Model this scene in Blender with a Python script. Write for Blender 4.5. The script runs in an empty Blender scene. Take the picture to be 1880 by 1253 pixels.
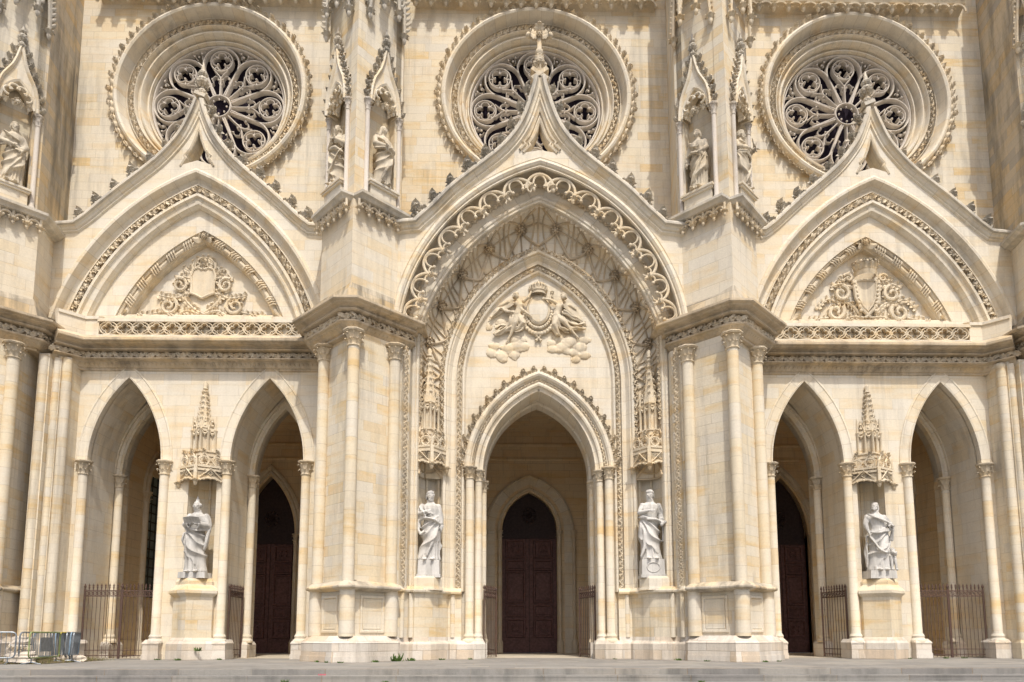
import bpy, math, random
import numpy as np
from mathutils import Vector, Matrix
from mathutils.geometry import tessellate_polygon
rnd = random.Random(7)
R = math.radians
C = bpy.context.scene.collection
PI = math.pi

# ------------------------------------------------------------------ materials
MATS = {}
def nodes(name):
    m = bpy.data.materials.new(name); m.use_nodes = True
    nt = m.node_tree; nt.nodes.clear()
    out = nt.nodes.new('ShaderNodeOutputMaterial'); b = nt.nodes.new('ShaderNodeBsdfPrincipled')
    nt.links.new(b.outputs[0], out.inputs[0]); MATS[name] = m
    def N(t, **kw):
        n = nt.nodes.new('ShaderNode' + t)
        for k, v in kw.items():
            if hasattr(n, k): setattr(n, k, v)
        return n
    def L(a, i, b_, j): nt.links.new(a.outputs[i], b_.inputs[j])
    return m, nt, b, N, L
def math_node(N, nt, op, a, b=None):
    n = N('Math', operation=op)
    for i, v in enumerate((a, b)):
        if v is None: continue
        if isinstance(v, (int, float)): n.inputs[i].default_value = v
        else: nt.links.new(v, n.inputs[i])
    return n.outputs[0]
def ramp(N, nt, src, stops, interp='LINEAR'):
    n = N('ValToRGB'); cr = n.color_ramp; cr.interpolation = interp
    while len(cr.elements) < len(stops): cr.elements.new(0.5)
    for e, (p, c) in zip(cr.elements, stops):
        e.position = p; e.color = (c[0], c[1], c[2], 1) if isinstance(c, tuple) else (c, c, c, 1)
    nt.links.new(src, n.inputs[0]); return n.outputs[0]
def mix(N, nt, fac, a, b, mode='MIX'):
    n = N('Mix', data_type='RGBA', blend_type=mode)
    for i, v in ((0, fac), (6, a), (7, b)):
        if isinstance(v, (int, float)): n.inputs[i].default_value = v
        elif isinstance(v, tuple): n.inputs[i].default_value = (*v, 1)
        else: nt.links.new(v, n.inputs[i])
    return n.outputs[2]
def noise(N, nt, vec, scale, detail=4, rough=.55):
    n = N('TexNoise'); n.inputs['Scale'].default_value = scale; n.inputs['Detail'].default_value = detail
    n.inputs['Roughness'].default_value = rough; nt.links.new(vec, n.inputs['Vector']); return n.outputs[0]
def mapped(N, nt, vec, scale):
    n = N('Mapping'); n.inputs['Scale'].default_value = scale; nt.links.new(vec, n.inputs['Vector']); return n.outputs[0]

def stone(name, palette, bw=.95, bh=.36, joint=.5, ochre=.5, grime=.25, grimecol=(.20, .18, .155), blocks=True, bump=.5, rough=.9, dirt_lo=.52, patch_lo=.45):
    m, nt, b, N, L = nodes(name)
    tc = N('TexCoord'); geo = N('NewGeometry'); pos = geo.outputs['Position']
    if blocks:
        sp = N('SeparateXYZ'); nt.links.new(tc.outputs['UV'], sp.inputs[0]); u, v = sp.outputs[0], sp.outputs[1]
        mn = lambda op, a, b_=None: math_node(N, nt, op, a, b_)
        vv = mn('DIVIDE', v, bh); row = mn('FLOOR', vv)
        w1 = N('TexWhiteNoise', noise_dimensions='1D'); nt.links.new(row, w1.inputs['W'])
        uu = mn('ADD', mn('DIVIDE', u, bw), mn('MULTIPLY', w1.outputs[0], 7.3)); col = mn('FLOOR', uu)
        cv = N('CombineXYZ'); nt.links.new(col, cv.inputs[0]); nt.links.new(row, cv.inputs[1])
        w2 = N('TexWhiteNoise', noise_dimensions='2D'); nt.links.new(cv.outputs[0], w2.inputs['Vector'])
        val = math_node(N, nt, 'ADD', math_node(N, nt, 'MULTIPLY', w2.outputs[0], .8), math_node(N, nt, 'MULTIPLY', noise(N, nt, pos, .55, 4, .6), .22))
        fu = mn('FRACT', uu); fv = mn('FRACT', vv)
        du = mn('MULTIPLY', mn('MINIMUM', fu, mn('SUBTRACT', 1., fu)), bw)
        dv = mn('MULTIPLY', mn('MINIMUM', fv, mn('SUBTRACT', 1., fv)), bh)
        d = mn('MINIMUM', du, dv)
        jm = N('MapRange'); nt.links.new(d, jm.inputs[0]); jm.inputs[1].default_value = .004; jm.inputs[2].default_value = .016
        jm.inputs[3].default_value = 1.; jm.inputs[4].default_value = 0.
        jn = noise(N, nt, pos, 1.1, 3); jr = ramp(N, nt, jn, [(.35, .25), (.65, 1.)])
        jmask = mn('MULTIPLY', mn('MULTIPLY', jm.outputs[0], jr), joint)
    else:
        val = noise(N, nt, pos, 2.2, 3, .5); jmask = None
    base = ramp(N, nt, val, palette)
    # ochre bedding streaks in the stone
    st = noise(N, nt, mapped(N, nt, pos, (.55, .55, 2.6)), 1.0, 5, .6)
    sm = ramp(N, nt, st, [(.49, 0.), (.66, 1.)])
    sm2 = math_node(N, nt, 'MULTIPLY', sm, ochre)
    if blocks:
        vr = ramp(N, nt, val, [(.35, .4), (.75, 1.)]); sm2 = math_node(N, nt, 'MULTIPLY', sm2, vr)
    c1 = mix(N, nt, sm2, base, (.64, .435, .175))
    fine = noise(N, nt, pos, 14, 5, .65)
    fr = ramp(N, nt, fine, [(.3, .93), (.7, 1.05)])
    c2 = mix(N, nt, 1., c1, fr, 'MULTIPLY')
    big = noise(N, nt, mapped(N, nt, pos, (1.5, 1.5, .3)), .9, 6, .65)
    gm = ramp(N, nt, big, [(dirt_lo, 0.), (dirt_lo + .22, 1.)])
    c3 = mix(N, nt, math_node(N, nt, 'MULTIPLY', gm, grime), c2, grimecol)
    # rain-washed soot: thin vertical runs inside broad patches
    runs = noise(N, nt, mapped(N, nt, pos, (3.2, 3.2, .16)), 1., 5, .65); patch = noise(N, nt, mapped(N, nt, pos, (1, 1, .7)), .33, 4, .6)
    rm = math_node(N, nt, 'MULTIPLY', ramp(N, nt, runs, [(.46, 0.), (.66, 1.)]), ramp(N, nt, patch, [(patch_lo, 0.), (patch_lo + .17, 1.)]))
    c3 = mix(N, nt, math_node(N, nt, 'MULTIPLY', rm, min(1., grime * 1.25)), c3, grimecol)
    if jmask is not None: c3 = mix(N, nt, jmask, c3, (.27, .205, .135))
    nt.links.new(c3, b.inputs['Base Color']); b.inputs['Roughness'].default_value = rough
    b.inputs['Specular IOR Level'].default_value = .2
    bp = N('Bump'); bp.inputs['Strength'].default_value = bump; bp.inputs['Distance'].default_value = .012
    h = noise(N, nt, pos, 22, 6, .7)
    if jmask is not None: h = math_node(N, nt, 'SUBTRACT', h, math_node(N, nt, 'MULTIPLY', jmask, 1.5))
    nt.links.new(h, bp.inputs['Height']); L(bp, 0, b, 'Normal')
    return m
PAL = [(0., (.57, .53, .455)), (.2, (.67, .61, .50)), (.5, (.685, .61, .475)), (.74, (.68, .59, .43)), (.9, (.665, .54, .36)), (1., (.64, .48, .28))]
PALW = [(0., (.67, .625, .535)), (.5, (.69, .62, .495)), (.85, (.685, .595, .445)), (1., (.67, .555, .375))]
stone('ashlar_inner_lifted', [(0., (.70, .58, .40)), (.5, (.73, .59, .39)), (1., (.71, .54, .32))], ochre=.5, grime=.3, joint=.5)  # same stone as outside, colour warmed and lightened to brighten the shaded porches
stone('ashlar', PAL, ochre=.6, grime=.38, joint=.38)
stone('ashlar_pale', PALW, bw=1.05, bh=.42, ochre=.4, grime=.25, joint=.34)
stone('ashlar_band', PALW, bw=9., bh=.55, ochre=.45, grime=.3, joint=.5)
stone('drum_stone', PAL, bw=30., bh=.62, ochre=.6, grime=.25, joint=.4)
stone('carved', [(0., (.68, .605, .48)), (.5, (.665, .575, .43)), (1., (.63, .51, .345))], blocks=False, ochre=.4, grime=.45, bump=.7, dirt_lo=.47)
stone('cornice_stone', [(0., (.50, .43, .33)), (.5, (.56, .465, .335)), (1., (.58, .455, .29))], blocks=False, ochre=.4, grime=.6, grimecol=(.20, .165, .12), bump=.8, dirt_lo=.46)
stone('weathered', [(0., (.53, .495, .435)), (.5, (.60, .55, .46)), (1., (.63, .555, .43))], blocks=False, ochre=.2, grime=.55, grimecol=(.21, .20, .18), bump=.9, dirt_lo=.44)
stone('old_ashlar', [(0., (.42, .385, .33)), (.4, (.56, .49, .38)), (.7, (.61, .51, .36)), (1., (.60, .45, .26))], ochre=.4, grime=.8, grimecol=(.165, .15, .12), dirt_lo=.46)
stone('tracery_stone', [(0., (.55, .505, .46)), (.5, (.59, .54, .475)), (1., (.61, .545, .45))], blocks=False, ochre=.12, grime=.4, bump=.5)
stone('rubble_base', [(0., (.64, .60, .54)), (.4, (.67, .62, .545)), (.75, (.63, .55, .45)), (1., (.62, .50, .37))], bw=1.1, bh=.34, ochre=.2, grime=.5, grimecol=(.32, .275, .22), joint=.5, bump=.9, dirt_lo=.46)
stone('marble', [(0., (.50, .485, .455)), (.5, (.59, .575, .545)), (1., (.65, .635, .605))], blocks=False, ochre=.06, grime=.55, grimecol=(.25, .24, .22), bump=.3, dirt_lo=.47, patch_lo=.2)
stone('old_statue', [(0., (.53, .475, .38)), (.5, (.58, .51, .395)), (1., (.50, .435, .33))], blocks=False, ochre=.2, grime=.65, grimecol=(.2, .18, .155), bump=.4, dirt_lo=.46)
stone('porch_bounce_paving', [(0., (.46, .41, .33)), (.5, (.53, .47, .37)), (1., (.57, .50, .39))], bw=.9, bh=.9, ochre=.1, grime=.4, joint=.6)  # paler than the platform so that it bounces light into the porches
stone('paving', [(0., (.215, .205, .19)), (.5, (.255, .245, .225)), (1., (.30, .285, .255))], bw=1.3, bh=.75, ochre=.06, grime=.6, grimecol=(.14, .13, .12), joint=.7, bump=.5)
stone('step_stone', [(0., (.21, .20, .19)), (.5, (.27, .26, .24)), (1., (.33, .31, .275))], bw=1.9, bh=3., ochre=.05, grime=.75, grimecol=(.12, .118, .11), joint=.8, bump=.8, dirt_lo=.48, patch_lo=.6)

def simple(name, col, rough=.5, metal=0., var=.25, scale=6., spec=.3, col2=None, bump=.0):
    m, nt, b, N, L = nodes(name)
    geo = N('NewGeometry'); n = noise(N, nt, geo.outputs['Position'], scale, 5, .6)
    c2 = col2 or tuple(c * (1 - var) for c in col)
    c = ramp(N, nt, n, [(.35, c2), (.65, col)])
    nt.links.new(c, b.inputs['Base Color']); b.inputs['Roughness'].default_value = rough
    b.inputs['Metallic'].default_value = metal; b.inputs['Specular IOR Level'].default_value = spec
    if bump:
        bp = N('Bump'); bp.inputs['Strength'].default_value = bump; bp.inputs['Distance'].default_value = .01
        nt.links.new(noise(N, nt, geo.outputs['Position'], 40, 4), bp.inputs['Height']); L(bp, 0, b, 'Normal')
    return m
simple('door_wood', (.17, .085, .075), .55, var=.45, scale=9, bump=.3)
simple('door_dark', (.05, .032, .032), .6, var=.4, scale=9, bump=.3)
simple('iron', (.085, .058, .05), .6, .2, col2=(.13, .075, .055), scale=14)
simple('steel', (.30, .33, .36), .5, .6, var=.35, scale=8)
simple('paint_blue', (.25, .35, .45), .5, .1, var=.3)
simple('paint_yellow', (.62, .50, .09), .5, .1, var=.3)
simple('paint_green', (.30, .36, .16), .55, .1, var=.3)
simple('glass_dark', (.030, .022, .034), .7, var=.5, scale=3, spec=.05)
simple('glass_leaded', (.24, .31, .32), .25, var=.5, scale=2, spec=.5)  # the pane's reflection is put into a lighter diffuse colour
simple('lead', (.03, .032, .035), .6, .3)
simple('leaf_green', (.10, .17, .035), .7, var=.5, scale=20)
simple('grass_blade', (.13, .15, .04), .8, var=.4, scale=5, col2=(.22, .19, .07))
simple('earth', (.16, .125, .07), .95, var=.5, scale=3, bump=.6)
simple('petal', (.55, .06, .12), .6)
simple('lichen', (.5, .42, .03), .8)

# ------------------------------------------------------------------ mesh builder
class MB:
    def __init__(s, flip=1): s.v = []; s.f = []; s.uv = []; s.n = 0; s.sx = flip
    def add(s, verts, faces, uv=None):
        verts = np.asarray(verts, float).reshape(-1, 3)
        s.v.append(verts)
        for i, f in enumerate(faces):
            s.f.append([q + s.n for q in f]); s.uv.append(None if uv is None else uv[i])
        s.n += len(verts)
    def box(s, x0, x1, y0, y1, z0, z1):
        v = [(x, y, z) for z in (z0, z1) for y in (y0, y1) for x in (x0, x1)]
        s.add(v, [(0, 2, 3, 1), (4, 5, 7, 6), (0, 1, 5, 4), (1, 3, 7, 5), (3, 2, 6, 7), (2, 0, 4, 6)])
    def obox(s, c, ax, ay, az):
        c, ax, ay, az = (np.array(q, float) for q in (c, ax, ay, az))
        v = [c + i * ax + j * ay + k * az for k in (-1, 1) for j in (-1, 1) for i in (-1, 1)]
        s.add(v, [(0, 2, 3, 1), (4, 5, 7, 6), (0, 1, 5, 4), (1, 3, 7, 5), (3, 2, 6, 7), (2, 0, 4, 6)])
    def prism(s, poly, z0, z1, top=None, cap=True):
        """vertical prism on a plan polygon (counter-clockwise from above); top = other plan for a taper"""
        top = top or poly; n = len(poly)
        v = [(x, y, z0) for x, y in poly] + [(x, y, z1) for x, y in top]
        f = [(i, (i + 1) % n, n + (i + 1) % n, n + i) for i in range(n)]
        if cap: f += [tuple(range(n))[::-1], tuple(range(n, 2 * n))]
        s.add(v, f)
    def plate(s, outer, holes, y0, y1, back=True):
        """wall plate in the XZ plane between depths y0 (front) and y1, with openings"""
        loops = [outer] + list(holes)
        flat = [p for l in loops for p in l]
        tris = tessellate_polygon([[Vector((x, z, 0)) for x, z in l] for l in loops])
        n = len(flat)
        F = []
        for t in tris:
            a, b, c = (flat[i] for i in t)
            area = (b[0] - a[0]) * (c[1] - a[1]) - (b[1] - a[1]) * (c[0] - a[0])
            F.append(tuple(t) if area > 0 else tuple(t)[::-1])
        s.add([(x, y0, z) for x, z in flat], F)
        if back: s.add([(x, y1, z) for x, z in flat], [f[::-1] for f in F])
        for k, l in enumerate(loops):
            ar = sum(l[i][0] * l[(i + 1) % len(l)][1] - l[(i + 1) % len(l)][0] * l[i][1] for i in range(len(l)))
            m = len(l); v = [(x, y0, z) for x, z in l] + [(x, y1, z) for x, z in l]
            d = 0; uv = []; F = []
            for i in range(m):
                j = (i + 1) % m; e = math.dist(l[i], l[j])
                q = (i, m + i, m + j, j); t = [(y0, d), (y1, d), (y1, d + e), (y0, d + e)]
                if (ar > 0) == (k > 0): q = q[::-1]; t = t[::-1]
                F.append(q); uv.append(t); d += e
            s.add(v, F, uv)
    def sweep(s, path, prof, y=0., closed=False, flip=False, caps=False):
        """moulding along a path in the XZ plane; prof = (offset along in-plane normal, offset in depth)"""
        P = np.array(path, float); n = len(P)
        T = []
        for i in range(n):
            a = P[i] - P[i - 1] if (i > 0 or closed) else None
            b = P[(i + 1) % n] - P[i] if (i < n - 1 or closed) else None
            un = lambda q: q / (np.hypot(*q) + 1e-9)
            if a is None: t = un(b); sc = 1
            elif b is None: t = un(a); sc = 1
            else:
                ta, tb = un(a), un(b); t = un(ta + tb); sc = 1 / max(.35, float(np.dot(t, ta)))
            T.append((t[0], t[1], sc))
        d = np.r_[0, np.cumsum(np.hypot(*(np.diff(np.r_[P, P[:1]] if closed else P, axis=0)).T))]
        pl = np.r_[0, np.cumsum([math.dist(prof[i], prof[i + 1]) for i in range(len(prof) - 1)])]
        m = len(prof); V = []
        for i in range(n):
            tx, tz, sc = T[i]; nx, nz = tz, -tx
            for (o, dy) in prof: V.append((P[i][0] + nx * o * sc, y + dy, P[i][1] + nz * o * sc))
        F = []; UV = []
        for i in range(n if closed else n - 1):
            j = (i + 1) % n
            for k in range(m - 1):
                q = (i * m + k, i * m + k + 1, j * m + k + 1, j * m + k)
                t = [(pl[k], d[i]), (pl[k + 1], d[i]), (pl[k + 1], d[i + 1]), (pl[k], d[i + 1])]
                if flip: q = q[::-1]; t = t[::-1]
                F.append(q); UV.append(t)
        s.add(V, F, UV)
        if caps:
            s.add(V[:m], [tuple(range(m))]); s.add(V[-m:], [tuple(range(m))[::-1]])
    def plan(s, path, prof, closed=False, flip=False, z=0.):
        """moulding along a plan polyline; prof = (outward offset, height); outward is to the right of travel"""
        P = np.array(path, float); n = len(P); V = []; m = len(prof)
        un = lambda q: q / (np.hypot(*q) + 1e-9)
        for i in range(n):
            a = un(P[i] - P[i - 1]) if (i > 0 or closed) else None
            b = un(P[(i + 1) % n] - P[i]) if (i < n - 1 or closed) else None
            if a is None: t = b; sc = 1
            elif b is None: t = a; sc = 1
            else: t = un(a + b); sc = 1 / max(.35, float(np.dot(t, a)))
            for o, h in prof: V.append((P[i][0] + t[1] * o * sc, P[i][1] - t[0] * o * sc, z + h))
        d = np.r_[0, np.cumsum(np.hypot(*(np.diff(np.r_[P, P[:1]] if closed else P, axis=0)).T))]
        pl = np.r_[0, np.cumsum([math.dist(prof[i], prof[i + 1]) for i in range(m - 1)])]
        F = []; UV = []
        for i in range(n if closed else n - 1):
            j = (i + 1) % n
            for k in range(m - 1):
                q = (i * m + k, j * m + k, j * m + k + 1, i * m + k + 1)
                t = [(d[i], pl[k]), (d[i + 1], pl[k]), (d[i + 1], pl[k + 1]), (d[i], pl[k + 1])]
                if flip: q = q[::-1]; t = t[::-1]
                F.append(q); UV.append(t)
        s.add(V, F, UV)
        if not closed and m > 2: s.add(V[:m], [tuple(range(m))[::-1]]); s.add(V[-m:], [tuple(range(m))])
    def lathe(s, cx, cy, prof, seg=16, a0=0., a1=2 * PI, sx=1., sy=1.):
        full = abs(a1 - a0 - 2 * PI) < 1e-6; k = seg if full else seg + 1; V = []
        for r, z in prof:
            for i in range(k):
                a = a0 + (a1 - a0) * i / seg; V.append((cx + sx * r * math.cos(a), cy + sy * r * math.sin(a), z))
        F = []; UV = []
        for j in range(len(prof) - 1):
            for i in range(seg):
                i2 = (i + 1) % k
                F.append((j * k + i, j * k + i2, (j + 1) * k + i2, (j + 1) * k + i))
                z0, z1 = prof[j][1], prof[j + 1][1]
                UV.append([(cx * 41.3 + cy * 17.1, z0 + cx * .37), (cx * 41.3 + cy * 17.1, z0 + cx * .37), (cx * 41.3 + cy * 17.1, z1 + cx * .37), (cx * 41.3 + cy * 17.1, z1 + cx * .37)])
        s.add(V, F, UV)
        if prof[-1][0] > 1e-4 and full: s.add(V[-k:], [tuple(range(k))])
    def tube(s, pts, r, seg=6, closed=False, flat=1.):
        """round bar along 3-D points"""
        P = np.array(pts, float); n = len(P); rr = [r] * n if np.isscalar(r) else r
        V = []; up = None
        for i in range(n):
            a = P[(i + 1) % n] if (i < n - 1 or closed) else P[i]; b = P[i - 1] if (i > 0 or closed) else P[i]
            t = a - b; t = t / (np.linalg.norm(t) + 1e-9)
            if up is None:
                up = np.array((0, 1., 0)) if abs(t[1]) < .9 else np.array((1., 0, 0))
            u = np.cross(t, up); u /= np.linalg.norm(u) + 1e-9; w = np.cross(u, t); up = w
            for k in range(seg):
                g = 2 * PI * (k + .5) / seg; V.append(P[i] + rr[i] * (math.cos(g) * u + flat * math.sin(g) * w))
        F = []
        for i in range(n if closed else n - 1):
            j = (i + 1) % n
            for k in range(seg): F.append((i * seg + k, i * seg + (k + 1) % seg, j * seg + (k + 1) % seg, j * seg + k)[::-1])
        if not closed: F += [tuple(range(seg)), tuple(range((n - 1) * seg, n * seg))[::-1]]
        s.add(V, F)
    def stamp(s, tm, o, ax, ay, az, sc=1.):
        M = np.array([np.array(ax, float) * (sc if np.isscalar(sc) else sc[0]), np.array(ay, float) * (sc if np.isscalar(sc) else sc[1]), np.array(az, float) * (sc if np.isscalar(sc) else sc[2])])
        s.add(tm[0] @ M + np.array(o, float), tm[1])
    def ball(s, c, r, seg=8, rings=5):
        r = (r, r, r) if np.isscalar(r) else r
        V = [(c[0], c[1], c[2] - r[2])]
        for j in range(1, rings):
            b = -PI / 2 + PI * j / rings
            V += [(c[0] + r[0] * math.cos(b) * math.cos(2 * PI * i / seg), c[1] + r[1] * math.cos(b) * math.sin(2 * PI * i / seg), c[2] + r[2] * math.sin(b)) for i in range(seg)]
        V.append((c[0], c[1], c[2] + r[2])); F = []
        for i in range(seg): F.append((0, 1 + (i + 1) % seg, 1 + i))
        for j in range(rings - 2):
            for i in range(seg): F.append((1 + j * seg + i, 1 + j * seg + (i + 1) % seg, 1 + (j + 1) * seg + (i + 1) % seg, 1 + (j + 1) * seg + i))
        t = len(V) - 1
        for i in range(seg): F.append((t, 1 + (rings - 2) * seg + i, 1 + (rings - 2) * seg + (i + 1) % seg))
        s.add(V, F)
    def mesh(s, name, smooth=None):
        V = np.concatenate(s.v); 
        flip = s.sx < 0
        if flip: V = V * np.array((-1, 1, 1))
        me = bpy.data.meshes.new(name)
        F = [f[::-1] for f in s.f] if flip else s.f
        UVs = [u[::-1] if (flip and u is not None) else u for u in s.uv]
        me.vertices.add(len(V)); me.vertices.foreach_set('co', V.ravel())
        tot = np.array([len(f) for f in F]); st = np.r_[0, np.cumsum(tot)[:-1]]
        loops = np.array([i for f in F for i in f], dtype=np.int32)
        me.loops.add(len(loops)); me.loops.foreach_set('vertex_index', loops)
        me.polygons.add(len(F)); me.polygons.foreach_set('loop_start', st); me.polygons.foreach_set('loop_total', tot)
        me.update(calc_edges=True); me.validate()
        if len(me.polygons) == len(F) and len(me.loops) == len(loops):
            nrm = np.zeros(len(F) * 3); me.polygons.foreach_get('normal', nrm); nrm = nrm.reshape(-1, 3)
            uvl = me.uv_layers.new(name='UVMap')
            pn = np.repeat(nrm, tot, axis=0); P = V[loops]
            h = np.hypot(pn[:, 0], pn[:, 1]); hs = np.maximum(h, 1e-6)
            flat_ = np.abs(pn[:, 2]) > .75
            u = np.where(flat_, P[:, 0], (-pn[:, 1] * P[:, 0] + pn[:, 0] * P[:, 1]) / hs)
            v = np.where(flat_, P[:, 1], P[:, 2])
            uv = np.c_[u, v]
            k = 0
            for f, q in zip(F, UVs):
                if q is not None: uv[k:k + len(f)] = q
                k += len(f)
            uvl.data.foreach_set('uv', uv.astype(np.float32).ravel())
        if smooth: 
            try: me.set_sharp_from_angle(angle=R(smooth))
            except Exception: pass
        return me
    def build(s, name, mat, parent=None, smooth=None):
        me = s.mesh(name, smooth)
        if not smooth: me.shade_flat()
        me.materials.append(MATS[mat])
        o = bpy.data.objects.new(name, me); C.objects.link(o)
        if parent: o.parent = parent
        return o
def tag(o, label=None, cat=None, group=None, kind=None):
    for k, v in (('label', label), ('category', cat), ('group', group), ('kind', kind)):
        if v: o[k] = v
    return o
def empty(name, loc=(0, 0, 0), rz=0.):
    o = bpy.data.objects.new(name, None); C.objects.link(o); o.location = loc; o.rotation_euler = (0, 0, rz); return o
def copy_obj(o, parent=None):
    c = o.copy(); C.objects.link(c); c.parent = parent
    if parent is None:
        for k in ('label', 'group'):
            pass
    for ch in list(o.children): copy_obj(ch, c)
    return c

# ------------------------------------------------------------------ templates and curves
def leaf_tmpl(curl=1.1, lobes=4, wid=.5, rows=9, cup=.18):
    V = []; F = []; cols = 5
    y = z = 0.; ang = PI / 2 - .1
    for r_ in range(rows):
        t = r_ / (rows - 1); w = wid * (.35 + .65 * math.sin(PI * min(1, .18 + t * .92))) * (1 + .28 * math.sin(lobes * 2 * PI * t)) * (1 - .55 * t ** 4)
        for c in range(cols):
            q = (c - 2) / 2; V.append((q * w, y, z - cup * q * q * (1 - t * .3) + (.05 if c == 2 else 0)))
        step = 1.25 / (rows - 1); y += math.sin(ang) * step; z += math.cos(ang) * step
        ang -= curl * 2.6 / (rows - 1) * (t * 1.6)
        if r_ < 2: ang -= .12
    for r_ in range(rows - 1):
        for c in range(cols - 1): F.append((r_ * cols + c, r_ * cols + c + 1, (r_ + 1) * cols + c + 1, (r_ + 1) * cols + c))
    return np.array(V), F
LEAF = leaf_tmpl(); LEAFLET = leaf_tmpl(.7, 3, .42, 6); CURL = leaf_tmpl(1.5, 4, .55, 10)
def tmpl(fn):
    b = MB(); fn(b); return np.concatenate(b.v), b.f
def _boss(b):
    for k in range(8):
        a = 2 * PI * k / 8; d = (math.cos(a), math.sin(a), 0)
        b.stamp(CURL, (d[0] * .15, d[1] * .15, 0), (-d[1], d[0], 0), d, (0, 0, 1), .7)
    for k in range(6):
        a = 2 * PI * (k + .5) / 6; b.ball((.28 * math.cos(a), .28 * math.sin(a), .3), .14, 6, 4)
    b.ball((0, 0, .38), .2, 8, 5)
BOSS = tmpl(_boss)
def _crocket(b):
    # rises along +Y from the moulding, leans along +X, faces +Z
    b.tube([(0, -.05, 0), (.02, .3, .05), (.10, .55, .1), (.22, .72, .1)], [.13, .11, .09, .07], 6)
    b.stamp(CURL, (.0, .12, .06), (.9, -.3, 0), (.35, .95, 0), (0, 0, 1), .72)
    b.stamp(CURL, (-.05, .05, .0), (.3, .9, .2), (-.75, .6, .1), (.1, .0, 1), .55)
    b.stamp(CURL, (.15, .05, .0), (-.2, .9, .2), (.85, .45, .1), (.1, .0, 1), .6)
    b.stamp(LEAF, (.1, .45, .05), (.8, -.5, 0), (.5, .85, .1), (.1, -.1, 1), .55)
    b.stamp(LEAF, (.0, .3, -.05), (-.8, .2, 0), (.3, .9, -.3), (.1, .1, -1), .6)
    b.stamp(BOSS, (.12, .52, .14), (1, 0, 0), (0, 1, 0), (0, 0, 1), .36); b.ball((.25, .80, .14), .13, 6, 4); b.ball((-.02, .28, .2), .10, 6, 4)
CROCKET = tmpl(_crocket)
def _pend(b):
    for k in range(6):
        a = 2 * PI * k / 6; d = (math.cos(a), math.sin(a), 0)
        b.stamp(CURL, (d[0] * .1, d[1] * .1, .05), (-d[1], d[0], 0), (d[0] * .5, d[1] * .5, .85), d, .62)
    b.lathe(0, 0, [(.0, -.45), (.2, -.32), (.32, 0.), (.22, .12), (.3, .5), (.36, .6)], 8)
PEND = tmpl(_pend)
def _finial(b):
    for zz, s_ in ((.0, .75), (.55, 1.), (1.15, .6)):
        for k in range(8):
            a = 2 * PI * k / 8 + zz; d = (math.cos(a), math.sin(a), 0)
            b.stamp(CURL, (d[0] * .1, d[1] * .1, zz), (-d[1], d[0], 0), (d[0] * .75, d[1] * .75, .55), (-d[0] * .4, -d[1] * .4, .8), .6 * s_)
    b.lathe(0, 0, [(.13, -.4), (.14, .4), (.1, 1.2), (.16, 1.5), (.05, 1.9), (0, 2.0)], 8)
FINIAL = tmpl(_finial)

def arc(cx, cz, r, x_end=None, z_end=None, n=24, ax=0., leg=None):
    """half of a pointed arch from its springing up to the apex at x = 0 (x > 0 side), then shifted to axis ax"""
    za = cz + math.sqrt(r * r - cx * cx); t1 = math.atan2(za - cz, -cx)
    t0 = math.asin((z_end - cz) / r) if z_end is not None else 0.
    P = [(cx + r * math.cos(t0 + (t1 - t0) * i / n), cz + r * math.sin(t0 + (t1 - t0) * i / n)) for i in range(n + 1)]
    P[-1] = (0., za)
    if leg is not None: P = [(P[0][0], leg)] + P
    return P
def arch_full(cx, cz, r, ax=0., z_end=None, leg=None, n=24):
    h = arc(cx, cz, r, z_end=z_end, n=n, leg=leg)
    return [(ax - x, z) for x, z in h] + [(ax + x, z) for x, z in h[::-1][1:]]   # left foot -> apex -> right foot
def lancet(a, h):
    r = (a * a + h * h) / (2 * a); return (a - r, r)
def resample(P, step):
    P = np.array(P, float); d = np.r_[0, np.cumsum(np.linalg.norm(np.diff(P, axis=0), axis=1))]
    n = max(1, int(round(d[-1] / step))); q = np.linspace(0, d[-1], n + 1)
    return np.c_[[np.interp(q, d, P[:, k]) for k in range(P.shape[1])]].T
def foliage(b, pts, out, width, step=None, relief=.8, seed=1, vine=True):
    """carved running foliage along 3-D points: a waving stem with leaves curling from it on alternate sides; out = unit vector out of the wall"""
    rg = random.Random(seed); step = width * .62
    P = resample(pts, step); n = len(P); O = np.array(out, float)
    vp = []
    for i in range(n):
        t = P[min(i + 1, n - 1)] - P[max(i - 1, 0)]; t /= np.linalg.norm(t) + 1e-9
        s_ = np.cross(O, t); s_ /= np.linalg.norm(s_) + 1e-9
        sg = 1 if i % 2 else -1
        vp.append(P[i] - s_ * sg * width * .27 + O * width * .15)
        a = rg.uniform(.75, 1.15) * sg; d = math.cos(a) * t + math.sin(a) * s_; e = np.cross(d, O)
        b.stamp(CURL, P[i] - s_ * sg * width * .3 + O * width * rg.uniform(.06, .16), e, d, O, (width * .72, width * rg.uniform(.66, .8), width * relief * .6))
        a2 = a - sg * 1.25; d = math.cos(a2) * t + math.sin(a2) * s_; e = np.cross(d, O)
        b.stamp(LEAF, P[i] - s_ * sg * width * .2 + t * width * .12 + O * width * .06, e, d, O, (width * .42, width * .42, width * relief * .5))
        b.ball(tuple(P[i] + s_ * sg * rg.uniform(.1, .35) * width + t * width * .15 + O * width * .2), width * rg.uniform(.07, .11), 6, 4)
    if vine and n > 2: b.tube([tuple(p) for p in resample(smooth_pts(vp, 2), step * .5)] if False else vp, width * .07, 5)
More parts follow.
